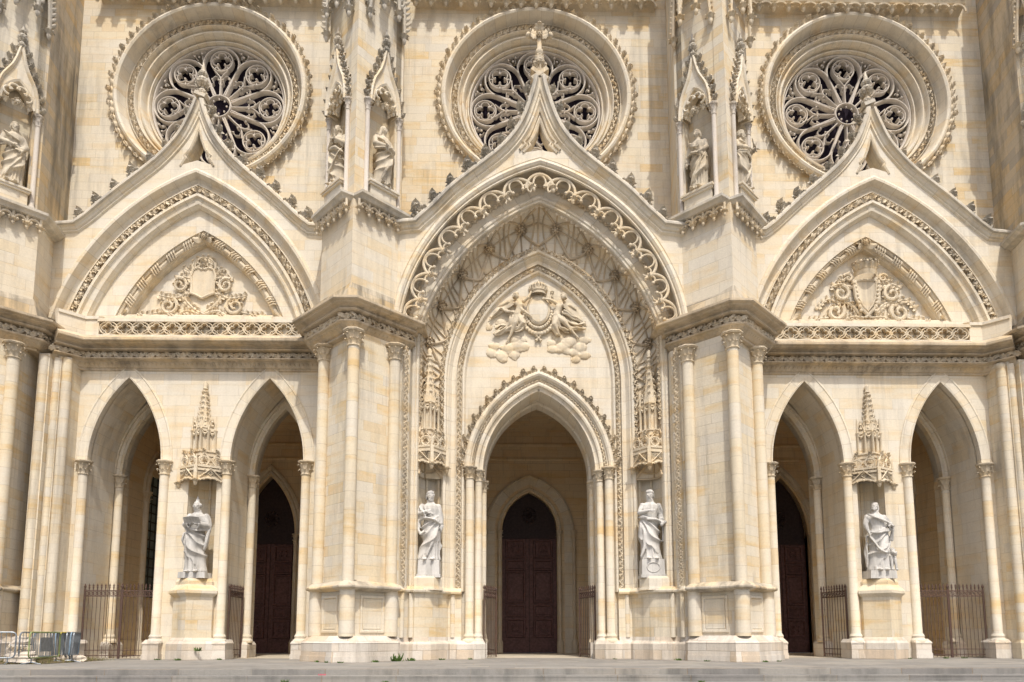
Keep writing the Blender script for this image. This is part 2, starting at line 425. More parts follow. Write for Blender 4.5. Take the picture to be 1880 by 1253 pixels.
def crockets(b, pts2, y, step, size, side=1, start=.5, tm=None, face=(0, -1, 0), lean=1):
    P = resample(pts2, step)
    for i in range(len(P) - 1):
        p = P[i] * (1 - start) + P[i + 1] * start; t = P[i + 1] - P[i]; t /= np.hypot(*t)
        n_ = np.array((-t[1], t[0])) * side
        ax = (t[0] * lean, 0, t[1] * lean); ay = (n_[0], 0, n_[1])
        b.stamp(tm or CROCKET, (p[0], y, p[1]), ax, ay, face, size * rnd.uniform(.9, 1.1))
# ------------------------------------------------------------------ setting: ground, platform, steps
b = MB(); b.add([(-400, -400, -.80), (400, -400, -.80), (400, 400, -.80), (-400, 400, -.80)], [(0, 1, 2, 3)])
tag(b.build('ground', 'paving'), kind='structure')
b = MB(); b.box(-60, 60, -7.6, 13, -.82, 0); tag(b.build('platform', 'paving'), kind='structure')
b = MB(); b.add([(-17.4, 1.0, .006), (17.4, 1.0, .006), (17.4, 9.0, .006), (-17.4, 9.0, .006)], [(0, 1, 2, 3)]); tag(b.build('porch_bounce_floor', 'porch_bounce_paving'), kind='structure')  # pale sheet added over the platform as a bounce surface for the porch interior
for k in range(1, 5):
    b = MB(); y1 = -7.6 - .36 * (k - 1) - .002; b.box(-60, 60, y1 - .36, y1, -.81, -.16 * k)
    b.box(-60, 60, y1 - .368, y1 - .36, -.16 * k - .05, -.16 * k - .003)
    tag(b.build('step', 'step_stone'), kind='structure')
b = MB(); b.box(-60, 60, -7.63, -7.6, -.159, -.004); tag(b.build('platform_kerb', 'step_stone'), kind='structure')

CATH = empty('cathedral', (0, 0, 0))
tag(CATH, 'cream limestone cathedral front with three rose windows above arched porches', 'cathedral')
def part(b, name, mat, parent=None, smooth=None): return b.build(name, mat, parent or CATH, smooth)

# ------------------------------------------------------------------ small shared builders
def capital(b, x, y, z0, z1, r, rows=2, n=8):
    h = z1 - z0
    b.lathe(x, y, [(r * 1.0, z0), (r * 1.22, z0 + h * .03), (r * 1.22, z0 + h * .08), (r, z0 + h * .11), (r * 1.02, z0 + h * .5), (r * 1.3, z0 + h * .8), (r * 1.45, z0 + h * .85)], 14)
    for row in range(rows):
        zz = z0 + h * (.1 + .36 * row); rr = r * (1.0 + .1 * row)
        for k in range(n):
            a = 2 * PI * (k + .5 * row) / n; d = np.array((math.cos(a), math.sin(a), 0))
            b.stamp(CURL, (x + d[0] * rr, y + d[1] * rr, zz), (-d[1], d[0], 0), (d[0] * .12, d[1] * .12, 1), d, (r * .72, h * .44, r * .95))
    q = r * 1.7; k = .45
    oct_ = [(x + q * math.cos(PI / 8 + i * PI / 4) * 1.05, y + q * math.sin(PI / 8 + i * PI / 4) * 1.05) for i in range(8)]
    b.prism(oct_, z0 + h * .86, z0 + h * .93); b.prism([(x + (px - x) * 1.08, y + (py - y) * 1.08) for px, py in oct_], z0 + h * .93, z1)
def shaft(b, x, y, z0, z1, r, base=True, seg=18):
    if base:
        b.lathe(x, y, [(r * 1.75, z0), (r * 1.75, z0 + .06), (r * 1.6, z0 + .12), (r * 1.35, z0 + .15), (r * 1.3, z0 + .2), (r * 1.4, z0 + .24), (r * 1.2, z0 + .3), (r, z0 + .36), (r, z1)], seg)
    else: b.lathe(x, y, [(r, z0), (r, z1)], seg)
def column(x, y, z0, zc, zt, r, sx, parent=None, base=True, mat='drum_stone', n=8):
    b = MB(sx); shaft(b, x, y, z0, zc, r, base)
    o = part(b, 'column', mat, parent, 40)
    b = MB(sx); capital(b, x, y, zc, zt, r, n=n)
    part(b, 'capital', 'carved', parent, 50)
    return o
def half_arch(a, h, zs, ax, leg, n=22):
    c, r = lancet(a, h); return arch_full(c, zs, r, ax, leg=leg, n=n)

# ------------------------------------------------------------------ side porches
SA = (10.41, 15.80)         # axes of the two arches of a side porch
for sx in (1, -1):
    b = MB(sx)
    A1 = half_arch(1.385, 3.29, 7.47, SA[0], 0.); A2 = half_arch(1.385, 3.29, 7.47, SA[1], 0.)
    outer = [(7.6, 0.)] + A1 + A2 + [(17.7, 0.), (17.7, 11.4), (7.6, 11.4)]
    b.plate(outer, [[(12.27, 3.0), (13.33, 3.0), (13.33, 6.9), (12.27, 6.9)]], 0., 1.9)
    porch = part(b, 'porch_wall', 'ashlar_pale')
    b = MB(sx)
    b.plan([(12.26, .02), (12.40, .55), (12.80, .74), (13.20, .55), (13.34, .02)], [(0, 2.9), (0, 6.95)])
    b.add([(12.2, 0, 6.9), (13.4, 0, 6.9), (13.4, .8, 6.9), (12.2, .8, 6.9)], [(0, 1, 2, 3)])
    b.tube([(12.80, .70, 3.), (12.80, .70, 6.9)], .05, 6)
    part(b, 'niche', 'ashlar', porch)
    for ax in SA:
        P = half_arch(1.385, 3.29, 7.47, ax, None)
        b = MB(sx)
        b.sweep(P, [(-.42, 0), (-.42, -.035), (-.37, -.055), (-.33, -.03), (-.08, -.03), (-.06, -.07), (0, -.05), (.015, .12), (-.0, .18), (0, .24)], 0.)
        part(b, 'archivolt', 'ashlar_band', porch, 30)
        P2 = half_arch(1.17, 2.85, 7.38, ax, None); P2l = half_arch(1.17, 2.85, 7.38, ax, 0.)
        b = MB(sx)
        b.sweep(P2, [(-.3, 1.88), (-.2, 1.86), (-.2, 1.96), (-.1, 1.98), (-.1, 2.08), (-.05, 2.12), (-.02, 2.2), (.0, 2.24), (0, 2.6)], 0.)
        part(b, 'inner_archivolt', 'ashlar_band', porch, 30)
    b = MB(sx)
    A1 = half_arch(1.17, 2.85, 7.38, SA[0], 0.); A2 = half_arch(1.17, 2.85, 7.38, SA[1], 0.)
    b.plate([(8.6, 0.)] + A1 + A2 + [(17.45, 0.), (17.45, 11.4), (8.6, 11.4)], [], 2.0, 2.6)
    part(b, 'porch_inner_wall', 'ashlar')
    for cx in (8.906, 11.892, 14.245, 17.302): column(cx, -.02, .6, 6.93, 7.47, .165, sx, porch)
    for cx in (SA[0] - 1.22, SA[0] + 1.22, SA[1] - 1.22, SA[1] + 1.22): column(cx, 1.98, .6, 6.85, 7.38, .15, sx, porch)
    for a0, a1, yb in ((8.35, 9.2, .5), (11.55, 12.2, .5), (13.98, 14.6, .5), (16.98, 17.62, .5)):    # plinth blocks under the arch columns
        b = MB(sx); q4 = [(a0, yb), (a0, -.3), (a1, -.3), (a1, yb)]
        b.prism(q4, 0, .2); b.prism([(a0 + .02, yb), (a0 + .02, -.28), (a1 - .02, -.28), (a1 - .02, yb)], .2, .56); b.prism(q4, .56, .6); b.prism(q4, .6, .73, top=[(a0 + .09, yb), (a0 + .09, -.2), (a1 - .09, -.2), (a1 - .09, yb)])
        part(b, 'plinth', 'rubble_base', porch)
    for ax in SA:
        for s_ in (-1, 1):
            c0 = ax + s_ * 1.34; b = MB(sx); b.box(c0 - .3, c0 + .3, 1.62, 2.62, 0, .52); b.prism([(c0 - .3, 2.62), (c0 - .3, 1.62), (c0 + .3, 1.62), (c0 + .3, 2.62)], .52, .64, top=[(c0 - .22, 2.62), (c0 - .22, 1.7), (c0 + .22, 1.7), (c0 + .22, 2.62)])
            part(b, 'plinth', 'rubble_base', porch)
    # pedestal under the statue: a prow with two faces
    b = MB(sx); base = [(13.72, .0), (12.1, .0), (12.1, -.25), (12.30, -.38), (12.86, -.78), (13.42, -.38), (13.72, -.25)]
    base = [(12.02, .05), (12.02, -.22), (12.86, -.86), (13.70, -.22), (13.70, .05)]
    sh = lambda k: [(12.86 + (x - 12.86) * k, y * k) for x, y in base]
    b.prism(sh(1.06), 0, .58); b.prism(sh(1.06), .58, .8, top=sh(.86)); 
    p = part(b, 'pedestal_base', 'rubble_base', porch)
    b = MB(sx); b.prism(sh(.86), .78, 2.28); b.prism(sh(.86), 2.28, 2.42, top=sh(1.06)); b.prism(sh(1.06), 2.42, 2.52); b.prism(sh(1.06), 2.52, 2.74, top=sh(.8)); b.prism(sh(.8), 2.74, 2.86); b.prism(sh(.8), 2.86, 2.97, top=sh(.72))
    part(b, 'pedestal', 'ashlar', porch)
    # stepped splay between the porch wall and the outer pier
    b = MB(sx)
    sp = [(17.66, 0.), (17.66, -.62), (17.78, -.72), (17.93, -.72), (17.93, -.8), (18.22, -.8), (18.22, -1.02), (18.62, -1.02), (18.62, .8), (17.66, .8)]
    b.prism(sp, .6, 11.3)
    for cx, cy, r in ((17.80, -.63, .17), (18.07, -.78, .12), (18.42, -1.0, .16)): b.lathe(cx, cy, [(r, .6), (r, 11.2)], 14)
    b.prism([(17.6, .3), (17.6, -.75), (18.2, -1.25), (18.7, -1.25), (18.7, .3)], 0, .58)
    b.prism([(17.6, .3), (17.6, -.75), (18.2, -1.25), (18.7, -1.25), (18.7, .3)], .58, .75, top=[(17.66, .3), (17.66, -.68), (18.2, -1.15), (18.64, -1.15), (18.64, .3)])
    part(b, 'stepped_jamb', 'ashlar', porch, 40)

    # ---- entablature along the wall and round to the outer pier
    path = [(7.4, 0.), (17.51, 0.), (18.32, -.81)]
    b = MB(sx)
    b.plan(path, [(0, 11.02), (.05, 11.05), (.05, 11.12), (.1, 11.14), (.22, 11.33), (.36, 11.36), (.42, 11.38), (.42, 11.42), (.20, 11.43), (.20, 11.68), (.48, 11.70), (.5, 11.72), (.5, 11.75), (.42, 11.77), (.48, 11.84), (.66, 11.88), (.7, 11.92), (.78, 11.93), (.80, 11.96), (.80, 12.05), (.3, 12.34)])
    ent = part(b, 'cornice', 'cornice_stone')
    b = MB(sx)
    def offs(path, o):
        P = np.array(path); out = []
        for i in range(len(P)):
            un = lambda q: q / np.hypot(*q)
            a = un(P[i] - P[i - 1]) if i else None; c = un(P[i + 1] - P[i]) if i < len(P) - 1 else None
            t = un((a if a is not None else c) + (c if c is not None else a)); k = 1 / max(.4, np.dot(t, a if a is not None else c))
            out.append((P[i][0] + t[1] * o * k, P[i][1] - t[0] * o * k))
        return out
    def frieze(b, path, o, z, w, seed, relief=.7, step=None):
        P = offs(path, o)
        for i in range(len(P) - 1):
            d = np.array(P[i + 1]) - np.array(P[i]); L_ = np.hypot(*d)
            if L_ < .2: continue
            t = d / L_; foliage(b, [(*P[i], z), (*P[i + 1], z)], (t[1], -t[0], 0), w, step=step, seed=seed + i, relief=relief)
    frieze(b, path, .27, 11.555, .32, 3 + sx)
    part(b, 'carved_frieze', 'carved', ent, 50)
    b = MB(sx)
    P = offs(path, .17)
    for i in range(len(P) - 1):
        Q = resample([(*P[i], 0), (*P[i + 1], 0)], .17); t = (Q[-1] - Q[0]); t /= np.linalg.norm(t); o_ = np.array((t[1], -t[0], 0))
        for q in Q[:-1]:
            b.stamp(LEAFLET, (q[0] - o_[0] * .1, q[1] - o_[1] * .1, 11.12), tuple(t), (o_[0] * .55, o_[1] * .55, .8), (o_[0], o_[1], -.4), (.17, .2, .12))
    part(b, 'leaf_moulding', 'cornice_stone', ent, 50)

    # ---- parapet with interlaced circles
    b = MB(sx)
    b.box(8.6, 16.95, -.08, .1, 12.2, 12.95); b.box(8.6, 17.0, -.32, .1, 12.9, 13.02); b.box(8.6, 17.0, -.34, .1, 12.2, 12.36)
    b.add([(8.6, -.30, 13.02), (17.0, -.30, 13.02), (17.0, .36, 13.32), (8.6, .36, 13.32)], [(0, 1, 2, 3)])
    pp = [(16.95, -.28), (17.45, -.28), (18.1, -.93)]
    b.plan(pp, [(0, 12.1), (0, 12.98), (.05, 12.98), (.05, 13.1), (-.25, 13.22), (-.6, 13.24)])
    par = part(b, 'parapet', 'ashlar_pale')
    b = MB(sx); n = 13; st = (16.88 - 8.95) / n
    for k in range(n + 1):
        cx = 8.95 + st * (k + .0); cz = 12.63
        ring = [(cx + .37 * math.cos(-a), cz + .27 * math.sin(-a)) for a in np.linspace(0, 2 * PI, 21)[:-1]]
        if k < n:
            cxx = cx + st / 2
            rr = [(cxx + .355 * math.cos(-a), cz + .275 * math.sin(-a)) for a in np.linspace(0, 2 * PI, 25)[:-1]]
            b.sweep(rr, [(-.005, .2), (-.005, .02), (.02, 0), (.045, .02), (.045, .2)], -.32, closed=True)
            for q in range(4):
                a = q * PI / 2; fx, fz = cxx + .14 * math.cos(a), cz + .115 * math.sin(a)
                fo = [(fx + .115 * math.cos(a - t), fz + .105 * math.sin(a - t)) for t in np.linspace(-2.1, 2.1, 9)]
                b.sweep(fo, [(-.014, .2), (-.014, .0), (.014, .0), (.014, .2)], -.30)
                d = a + PI / 4; b.tube([(cxx + .12 * math.cos(d), -.26, cz + .1 * math.sin(d)), (cxx + .28 * math.cos(d), -.26, cz + .21 * math.sin(d))], .022, 5)
    part(b, 'balustrade', 'carved', par, 40)

# ------------------------------------------------------------------ upper wall with the three roses
RZ = 23.5; RAX = (-13.62, 0., 13.62)
circ = lambda cx, cz, r, n=64: [(cx + r * math.cos(-2 * PI * i / n + PI), cz + r * math.sin(-2 * PI * i / n + PI)) for i in range(n)]
b = MB()
b.plate([(-24, 11.5), (24, 11.5), (24, 32), (-24, 32)], [circ(x, RZ, 3.8)[::-1] for x in RAX], .86, 1.1, back=False)
wall = part(b, 'upper_wall', 'ashlar')
def bar(b, path, w, y, d=.3, closed=False):
    d = d * .62; w = w * .85
    b.sweep(path, [(-w / 2, d), (-w / 2, w * .5), (-w * .18, 0), (w * .18, 0), (w / 2, w * .5), (w / 2, d)], y, closed=closed)
for ax in RAX:
    b = MB(); r0 = 4.04
    prof = [(4.04, .86), (4.04, .72), (3.98, .60), (3.90, .56), (3.82, .60), (3.79, .70), (3.77, .82), (3.73, 1.0), (3.67, 1.12), (3.63, 1.12), (3.615, 1.0), (3.60, 1.0), (3.59, 1.2), (3.35, 1.2), (3.34, 1.02), (3.31, 1.0), (3.28, 1.05), (3.26, 1.22), (3.20, 1.28), (3.16, 1.16), (3.10, 1.14), (3.06, 1.2), (3.04, 1.36), (3.01, 1.5), (2.95, 1.52), (2.92, 1.4), (2.88, 1.4), (2.86, 1.5), (2.86, 2.35)]
    b.sweep(circ(ax, RZ, r0, 72), [(r0 - r, y) for r, y in prof], 0., closed=True)
    rose = part(b, 'rose_window', 'ashlar_band', None, 28)
    b = MB(); foliage(b, [(x, 1.08, z) for x, z in circ(ax, RZ, 3.46, 72) + [circ(ax, RZ, 3.46, 72)[0]]], (0, -1, 0), .26, step=.15, relief=1.1, seed=int(ax) + 50)
    part(b, 'foliage_ring', 'weathered' if False else 'carved', rose, 50)
    b = MB(); n = 40
    for k in range(n):
        a = 2 * PI * k / n; d = (math.cos(a), 0, math.sin(a)); t = (-math.sin(a), 0, math.cos(a)); s_ = 1 if math.cos(a) > 0 else -1
        tt = tuple(s_ * q for q in t)
        b.stamp(BOSS, (ax + d[0] * 4.2, .68, RZ + d[2] * 4.2), t, d, (0, -1, 0), .155 * rnd.uniform(.85, 1.15))
        b.stamp(CURL, (ax + d[0] * 3.98, .72, RZ + d[2] * 3.98), tt, d, (0, -1, 0), (.3, .32, .34))
        b.stamp(CURL, (ax + d[0] * 3.98 + t[0] * .3, .72, RZ + d[2] * 3.98 + t[2] * .3), t, d, (0, -1, 0), (.26, .24, .3)); b.ball((ax + d[0] * 4.16 + t[0] * .3, .66, RZ + d[2] * 4.16 + t[2] * .3), .05, 6, 4)
    part(b, 'crocket_ring', 'carved', rose, 50)
    b = MB(); yy = 1.6; th = .085
    bar(b, circ(ax, RZ, 2.80, 64), .11, yy - .06, .4, True); bar(b, circ(ax, RZ, .5, 32), .1, yy - .06, .4, True)
    for q in range(8):
        a = 2 * PI * q / 8 + PI / 8
        bar(b, [(ax + .40 * math.cos(a) + .14 * math.cos(a - t), RZ + .40 * math.sin(a) + .14 * math.sin(a - t)) for t in np.linspace(-1.6, 1.6, 7)], .03, yy + .02, .25)
        b.ball((ax + .33 * math.cos(a + PI / 8), yy, RZ + .33 * math.sin(a + PI / 8)), .045, 6, 4)
    for k in range(8):
        th_ = PI / 2 + k * PI / 4; cr, sr = math.cos(th_), math.sin(th_)
        W = lambda r, s: (ax + r * cr - s * sr, RZ + r * sr + s * cr)
        RC, RR = 2.0, .765
        head = [W(RC + RR * math.cos(a), RR * math.sin(a)) for a in np.linspace(R(-112), R(112), 22)]
        bar(b, [W(.53, -.175)] + head + [W(.53, .175)], .095, yy - .03, .4)
        bar(b, [W(2.17 + .47 * math.cos(-a), .47 * math.sin(-a)) for a in np.linspace(0, 2 * PI, 25)[:-1]], .07, yy + .02, .36, True)
        for q in range(4):
            a = q * PI / 2
            bar(b, [W(2.17 + .215 * math.cos(a) + .185 * math.cos(a + t), .215 * math.sin(a) + .185 * math.sin(a + t)) for t in np.linspace(-2.25, 2.25, 12)], .05, yy + .04, .34)
            d = a + PI / 4; x, z = W(2.17 + .21 * math.cos(d), .21 * math.sin(d)); b.ball((x, yy + .03, z), .042, 6, 4)
            x2, z2 = W(2.17 + .44 * math.cos(d), .44 * math.sin(d)); b.tube([(x, yy + .1, z), (x2, yy + .1, z2)], .03, 5)
        bar(b, [W(.53, 0), W(1.42, 0)], .075, yy, .38)
        for s_ in (-1, 1):
            br = [W(1.30, 0), W(1.45, s_ * .05), W(1.60, s_ * .17), W(1.74, s_ * .30)]
            bar(b, br if s_ > 0 else br[::-1], .055, yy + .02, .34)
            # trefoiled head of the sub-lancet
            t1 = [W(1.08, s_ * .03), W(1.2, s_ * .10), W(1.3, s_ * .07)]; t2 = [W(1.3, s_ * .07), W(1.45, s_ * .12), W(1.52, s_ * .25), W(1.42, s_ * .36), W(1.32, s_ * .38)]
            t3 = [W(1.32, s_ * .38), W(1.2, s_ * .33), W(1.12, s_ * .40)]
            for t in (t1, t2, t3): bar(b, t, .035, yy + .08, .28)
            for r_, q in ((1.27, .09), (1.30, .36)): x, z = W(r_, s_ * q); b.ball((x, yy + .02, z), .04, 6, 4)
        th2 = th_ + PI / 8; c2, s2 = math.cos(th2), math.sin(th2); W2 = lambda r, s: (ax + r * c2 - s * s2, RZ + r * s2 + s * c2)
        for r_, s_ in ((2.52, .0), (2.64, .17), (2.64, -.17)): x, z = W2(r_, s_); b.ball((x, yy + .02, z), .05, 6, 4)
        for s_ in (-1, 1):
            bar(b, [W2(2.42, s_ * .07), W2(2.52, s_ * .13), W2(2.64, s_ * .14), W2(2.70, s_ * .24), W2(2.68, s_ * .36)], .035, yy + .06, .28)
    part(b, 'tracery', 'tracery_stone', rose, 35)
    b = MB(); v = [(x, 2.3, z) for x, z in circ(ax, RZ, 3.1, 48)]; b.add(v, [tuple(range(48))])
    part(b, 'glass', 'glass_dark', rose)
# hanging fringe of the gallery cornice high on the wall
for x0, x1 in ((-18.4, -8.2), (-5.1, 5.1), (8.2, 18.4)):
    b = MB(); b.plan([(x0, .86), (x1, .86)], [(0, 27.55), (.1, 27.6), (.45, 27.75), (.5, 27.95), (.62, 28.0), (.62, 28.2), (.0, 28.6)])
    gal = part(b, 'upper_cornice', 'carved')
    b = MB(); n = int((x1 - x0) / .62); st = (x1 - x0) / n
    for k in range(n):
        c_ = x0 + st * (k + .5)
        b.tube([(c_ + st * .5 * math.cos(a), .42, 27.38 + .34 * math.sin(a)) for a in np.linspace(0, PI, 9)], .05, 5)
        b.stamp(PEND, (x0 + st * k, .42, 27.38), (1, 0, 0), (0, 1, 0), (0, 0, 1), (.3, .3, .3))
    part(b, 'hanging_fringe', 'carved', gal, 50)

# ------------------------------------------------------------------ gables
def gable(ax, hood, yf, yb, holes_arch, ringprof, foli, name='gable', bottom=13.05, foot_x=5.9, side_in=None, arch_pts=None, sill=None, opening=None):
    pass
HOOD_S = [(4.55, 16.84), (4.1, 17.2), (3.53, 17.75), (2.85, 18.38), (2.16, 18.98), (1.48, 19.6), (.97, 20.2), (.56, 20.8), (.29, 21.42), (.1, 21.95), (.03, 22.2)]
HOOD_C = [(4.62, 16.1), (4.45, 16.28), (3.96, 16.75), (3.36, 17.41), (2.76, 17.94), (2.15, 18.44), (1.61, 18.9), (1.15, 19.37), (.76, 19.91), (.49, 20.46), (.3, 21.01), (.13, 21.6), (.03, 22.1)]
def smooth_pts(P, k=3):
    P = [np.array(p) for p in P]; out = []
    for i in range(len(P) - 1):
        p0 = P[max(i - 1, 0)]; p1 = P[i]; p2 = P[i + 1]; p3 = P[min(i + 2, len(P) - 1)]
        for j in range(k):
            t = j / k; out.append(tuple(.5 * (2 * p1 + (p2 - p0) * t + (2 * p0 - 5 * p1 + 4 * p2 - p3) * t * t + (3 * p1 - p0 - 3 * p2 + p3) * t ** 3)))
    return out + [tuple(P[-1])]
HS, HC = smooth_pts(HOOD_S), smooth_pts(HOOD_C)
def crocket_objs(me_name, pts, n, y, size, ax, parent, sizes=None, skip=0.):
    """individual crockets climbing both sides of a hood"""
    if 'CROCK' not in MESHES:
        bb = MB(); bb.add(*CROCKET); MESHES['CROCK'] = bb.mesh('crocket', 50); MESHES['CROCK'].materials.append(MATS['weathered'])
    P = np.array(pts); d = np.r_[0, np.cumsum(np.hypot(*np.diff(P, axis=0).T))]
    for k in range(n):
        q = d[-1] * (skip + (1 - skip) * (k + .35) / n); p = [np.interp(q, d, P[:, j]) for j in (0, 1)]; p2 = [np.interp(q + .15, d, P[:, j]) for j in (0, 1)]
        t = np.array((p2[0] - p[0], p2[1] - p[1])); t /= np.hypot(*t) + 1e-9
        for s_ in (1, -1):
            o = bpy.data.objects.new('crocket', MESHES['CROCK']); C.objects.link(o); o.parent = parent
            tx, tz = t[0] * s_, t[1]; nx, nz = (t[1] * s_, -t[0])
            sz = size * (1 - .25 * k / n) * rnd.uniform(.88, 1.12)
            M = Matrix(((tx * sz, nx * sz, 0, ax + s_ * p[0] + nx * .05), (0, 0, -s_ * sz if False else -sz, y), (tz * sz, nz * sz, 0, p[1] + nz * .05), (0, 0, 0, 1)))
            o.matrix_world = M
MESHES = {}
def hood_sweep(b, H, ax, prof, y, foot=None):
    h = ([foot] if foot else []) + H
    b.sweep([(ax - x, z) for x, z in h], prof, y); b.sweep([(ax + x, z) for x, z in h[::-1]], prof, y)
def arcpts(cx, cz, r, zmin, n=26): return arc(cx, cz, r, z_end=zmin, n=n)

# side gables over the porches
for sx in (1, -1):
    ax = 13.6
    S2 = arcpts(-3.6, 10.8, 9.14, 13.05)
    b = MB(sx)
    right = [(ax + x, z) for x, z in HS[::-1]] + [(ax + 5.9, 16.7), (ax + 5.9, 12.9)] + [(ax + x, z) for x, z in S2]
    left = [(ax - x, z) for x, z in S2[::-1][1:]] + [(ax - 5.9, 12.9), (ax - 5.9, 16.7)] + [(ax - x, z) for x, z in HS]
    op = [(0, 20.95), (.1, 20.55), (.26, 20.15), (.44, 19.9), (.40, 19.82), (.7, 19.5), (0, 19.72)]
    hole = [(ax + x, z) for x, z in op] + [(ax - x, z) for x, z in op[1:-1][::-1]]
    b.plate(right + left, [hole[::-1]], -.15, .5)
    g = part(b, 'gable', 'ashlar_pale')
    b = MB(sx)
    path = [(ax - x, z) for x, z in S2] + [(ax + x, z) for x, z in S2[::-1][1:]]
    b.sweep(path, [(-.16, -.14), (-.14, -.2), (-.06, -.25), (.03, -.24), (.07, -.16), (.10, -.12), (.14, .02), (.24, .1), (.34, .1), (.36, .0), (.40, .0), (.41, .28), (.68, .28), (.69, .0), (.72, .0), (.80, -.01), (.84, .1), (.95, .14), (.98, .08), (1.06, .1), (1.10, .2), (1.14, .24), (1.16, .36)], 0.)
    part(b, 'archivolt', 'ashlar_band', g, 28)
    b = MB(sx)
    S3 = arcpts(-3.6, 10.8, 8.6, 13.1); foliage(b, [(ax - x, .06, z) for x, z in S3] + [(ax + x, .06, z) for x, z in S3[::-1][1:]], (0, -1, 0), .32, step=.17, relief=1.1, seed=20 + sx)
    part(b, 'foliage_band', 'carved', g, 50)
    b = MB(sx)
    hood_sweep(b, HS, ax, [(-.16, .42), (-.18, -.36), (-.1, -.42), (-.03, -.42), (-.01, -.35)], 0., (5.9, 16.72))
    hm = part(b, 'hood_moulding', 'weathered', g, 28)
    b = MB(sx); hood_sweep(b, HS, ax, [(-.01, -.34), (.03, -.28), (.1, -.26), (.14, -.2), (.2, -.22), (.25, -.14)], 0., (5.9, 16.72)); part(b, 'lower_moulding', 'ashlar_band', hm, 28)
    b = MB(sx)
    s4 = arcpts(-3.6, 10.8, 8.02, 13.0)
    tx = 13.42; s5 = arcpts(-3.0, 11.0, 6.75, 13.44); s5p = [(tx - x, z) for x, z in s5] + [(tx + x, z) for x, z in s5[::-1][1:]]
    b.plate([(ax - x, z) for x, z in s4] + [(ax + x, z) for x, z in s4[::-1][1:]], [s5p], .34, .62)
    b.box(ax - 4.6, ax + 4.6, .79, .85, 13.2, 17.6)
    ty = part(b, 'tympanum', 'ashlar_pale')
    # opening frame
    b = MB(sx)
    fr = [(.62, 19.45), (.42, 19.82), (.46, 19.92), (.28, 20.15), (.12, 20.55), (.0, 20.98)]
    b.sweep([(ax - x, z) for x, z in fr] + [(ax + x, z) for x, z in fr[::-1][1:]], [(-.1, -.14), (-.06, -.2), (0, -.17), (.03, 0)], 0.)
    part(b, 'opening_surround', 'carved', g)
    crocket_objs('s', [(x, z) for x, z in HS], 8, -.15, .66, ax * sx, g)
    b = MB(sx); b.stamp(FINIAL, (ax, -.05, 22.55), (1, 0, 0), (0, 1, 0), (0, 0, 1), (.62, .62, .78)); b.obox((ax, -.05, 22.55), (.22, .0, .09), (0, .22, 0), (-.03, 0, .07))
    b.lathe(ax, -.05, [(.14, 21.9), (.14, 22.6)], 8)
    part(b, 'finial', 'weathered', g, 50)
    # blind arch framing the carved arms
    b = MB(sx)
    path = s5p
    b.sweep(path, [(-.02, .42), (.03, .40), (.10, .44), (.12, .50), (.17, .45), (.24, .44), (.30, .48), (.33, .56), (.36, .58), (.38, .66), (.40, .8)], 0.)
    b.sweep([(tx + 3.25, 13.44), (tx - 3.25, 13.44)], [(-.02, .42), (.03, .40), (.10, .44), (.12, .52), (.16, .56), (.18, .8)], 0.)
    Q = resample(s5p, .82)
    for i in range(1, len(Q) - 1):
        t = Q[i + 1] - Q[i - 1]; t /= np.hypot(*t); n_ = np.array((t[1], -t[0]))
        for dd in (-.16, -.05, .06, .17):
            c_ = Q[i] + t * dd; b.tube([(c_[0] + n_[0] * .01 - t[0] * .06, .42, c_[1] + n_[1] * .01 - t[1] * .06), (c_[0] + n_[0] * .17, .36, c_[1] + n_[1] * .17), (c_[0] + n_[0] * .33 + t[0] * .06, .46, c_[1] + n_[1] * .33 + t[1] * .06)], .034, 5)
    for q in (-2.2, -.9, 1.1, 2.3):
        for dd in (0, .12): b.tube([(tx + q + dd - .1, .42, 13.42), (tx + q + dd, .36, 13.52), (tx + q + dd + .1, .5, 13.6)], .032, 5)
    za = s5[-1][1]; b.stamp(BOSS, (tx, .42, za - .2), (1, 0, 0), (0, 0, 1), (0, -1, 0), .2)
    for s_ in (-1, 1): b.stamp(LEAF, (tx + s_ * 3.1, .42, 13.5), (.5, 0, -.5), (-s_ * .7, 0, .5), (0, -1, 0), .35); b.stamp(LEAF, (tx + s_ * .15, .42, za - .25), (.3, 0, s_ * .8), (s_ * .8, 0, -.5), (0, -1, 0), .38)
    part(b, 'frame', 'carved', ty, 35)

# central gable
C1 = arcpts(-2.07, 11.52, 7.30, 12.3)
b = MB()
right = [(x, z) for x, z in HC[::-1]] + [(5.6, 16.0), (5.6, 12.2)] + C1
left = [(-x, z) for x, z in C1[::-1][1:]] + [(-5.6, 12.2), (-5.6, 16.0)] + [(-x, z) for x, z in HC]
op = [(0, 20.3), (.1, 19.95), (.24, 19.65), (.36, 19.5), (.30, 19.42), (.66, 19.12), (0, 19.24)]
b.plate(right + left, [([(x, z) for x, z in op] + [(-x, z) for x, z in op[1:-1][::-1]])[::-1]], -1.6, -1.15)
gc = part(b, 'gable', 'ashlar_pale')
b = MB(); path = [(-x, z) for x, z in C1] + C1[::-1][1:]
b.sweep(path, [(-.40, -.005), (-.38, -.05), (-.34, -.02), (-.30, -.1), (-.2, -.13), (-.12, -.08), (-.1, -.02), (-.03, -.05), (.0, .02), (0, .72)], -1.6)
part(b, 'archivolt', 'ashlar_band', gc, 28)
b = MB(); hood_sweep(b, HC, 0., [(-.16, .5), (-.2, -.26), (-.12, -.32), (-.05, -.32), (-.02, -.25)], -1.6, (5.5, 16.0))
hm = part(b, 'hood_moulding', 'weathered', gc, 28)
b = MB(); hood_sweep(b, HC, 0., [(-.02, -.24), (.03, -.17), (.1, -.15), (.14, -.08), (.2, -.1), (.27, .0)], -1.6, (5.5, 16.0)); part(b, 'lower_moulding', 'ashlar_band', hm, 28)
b = MB()
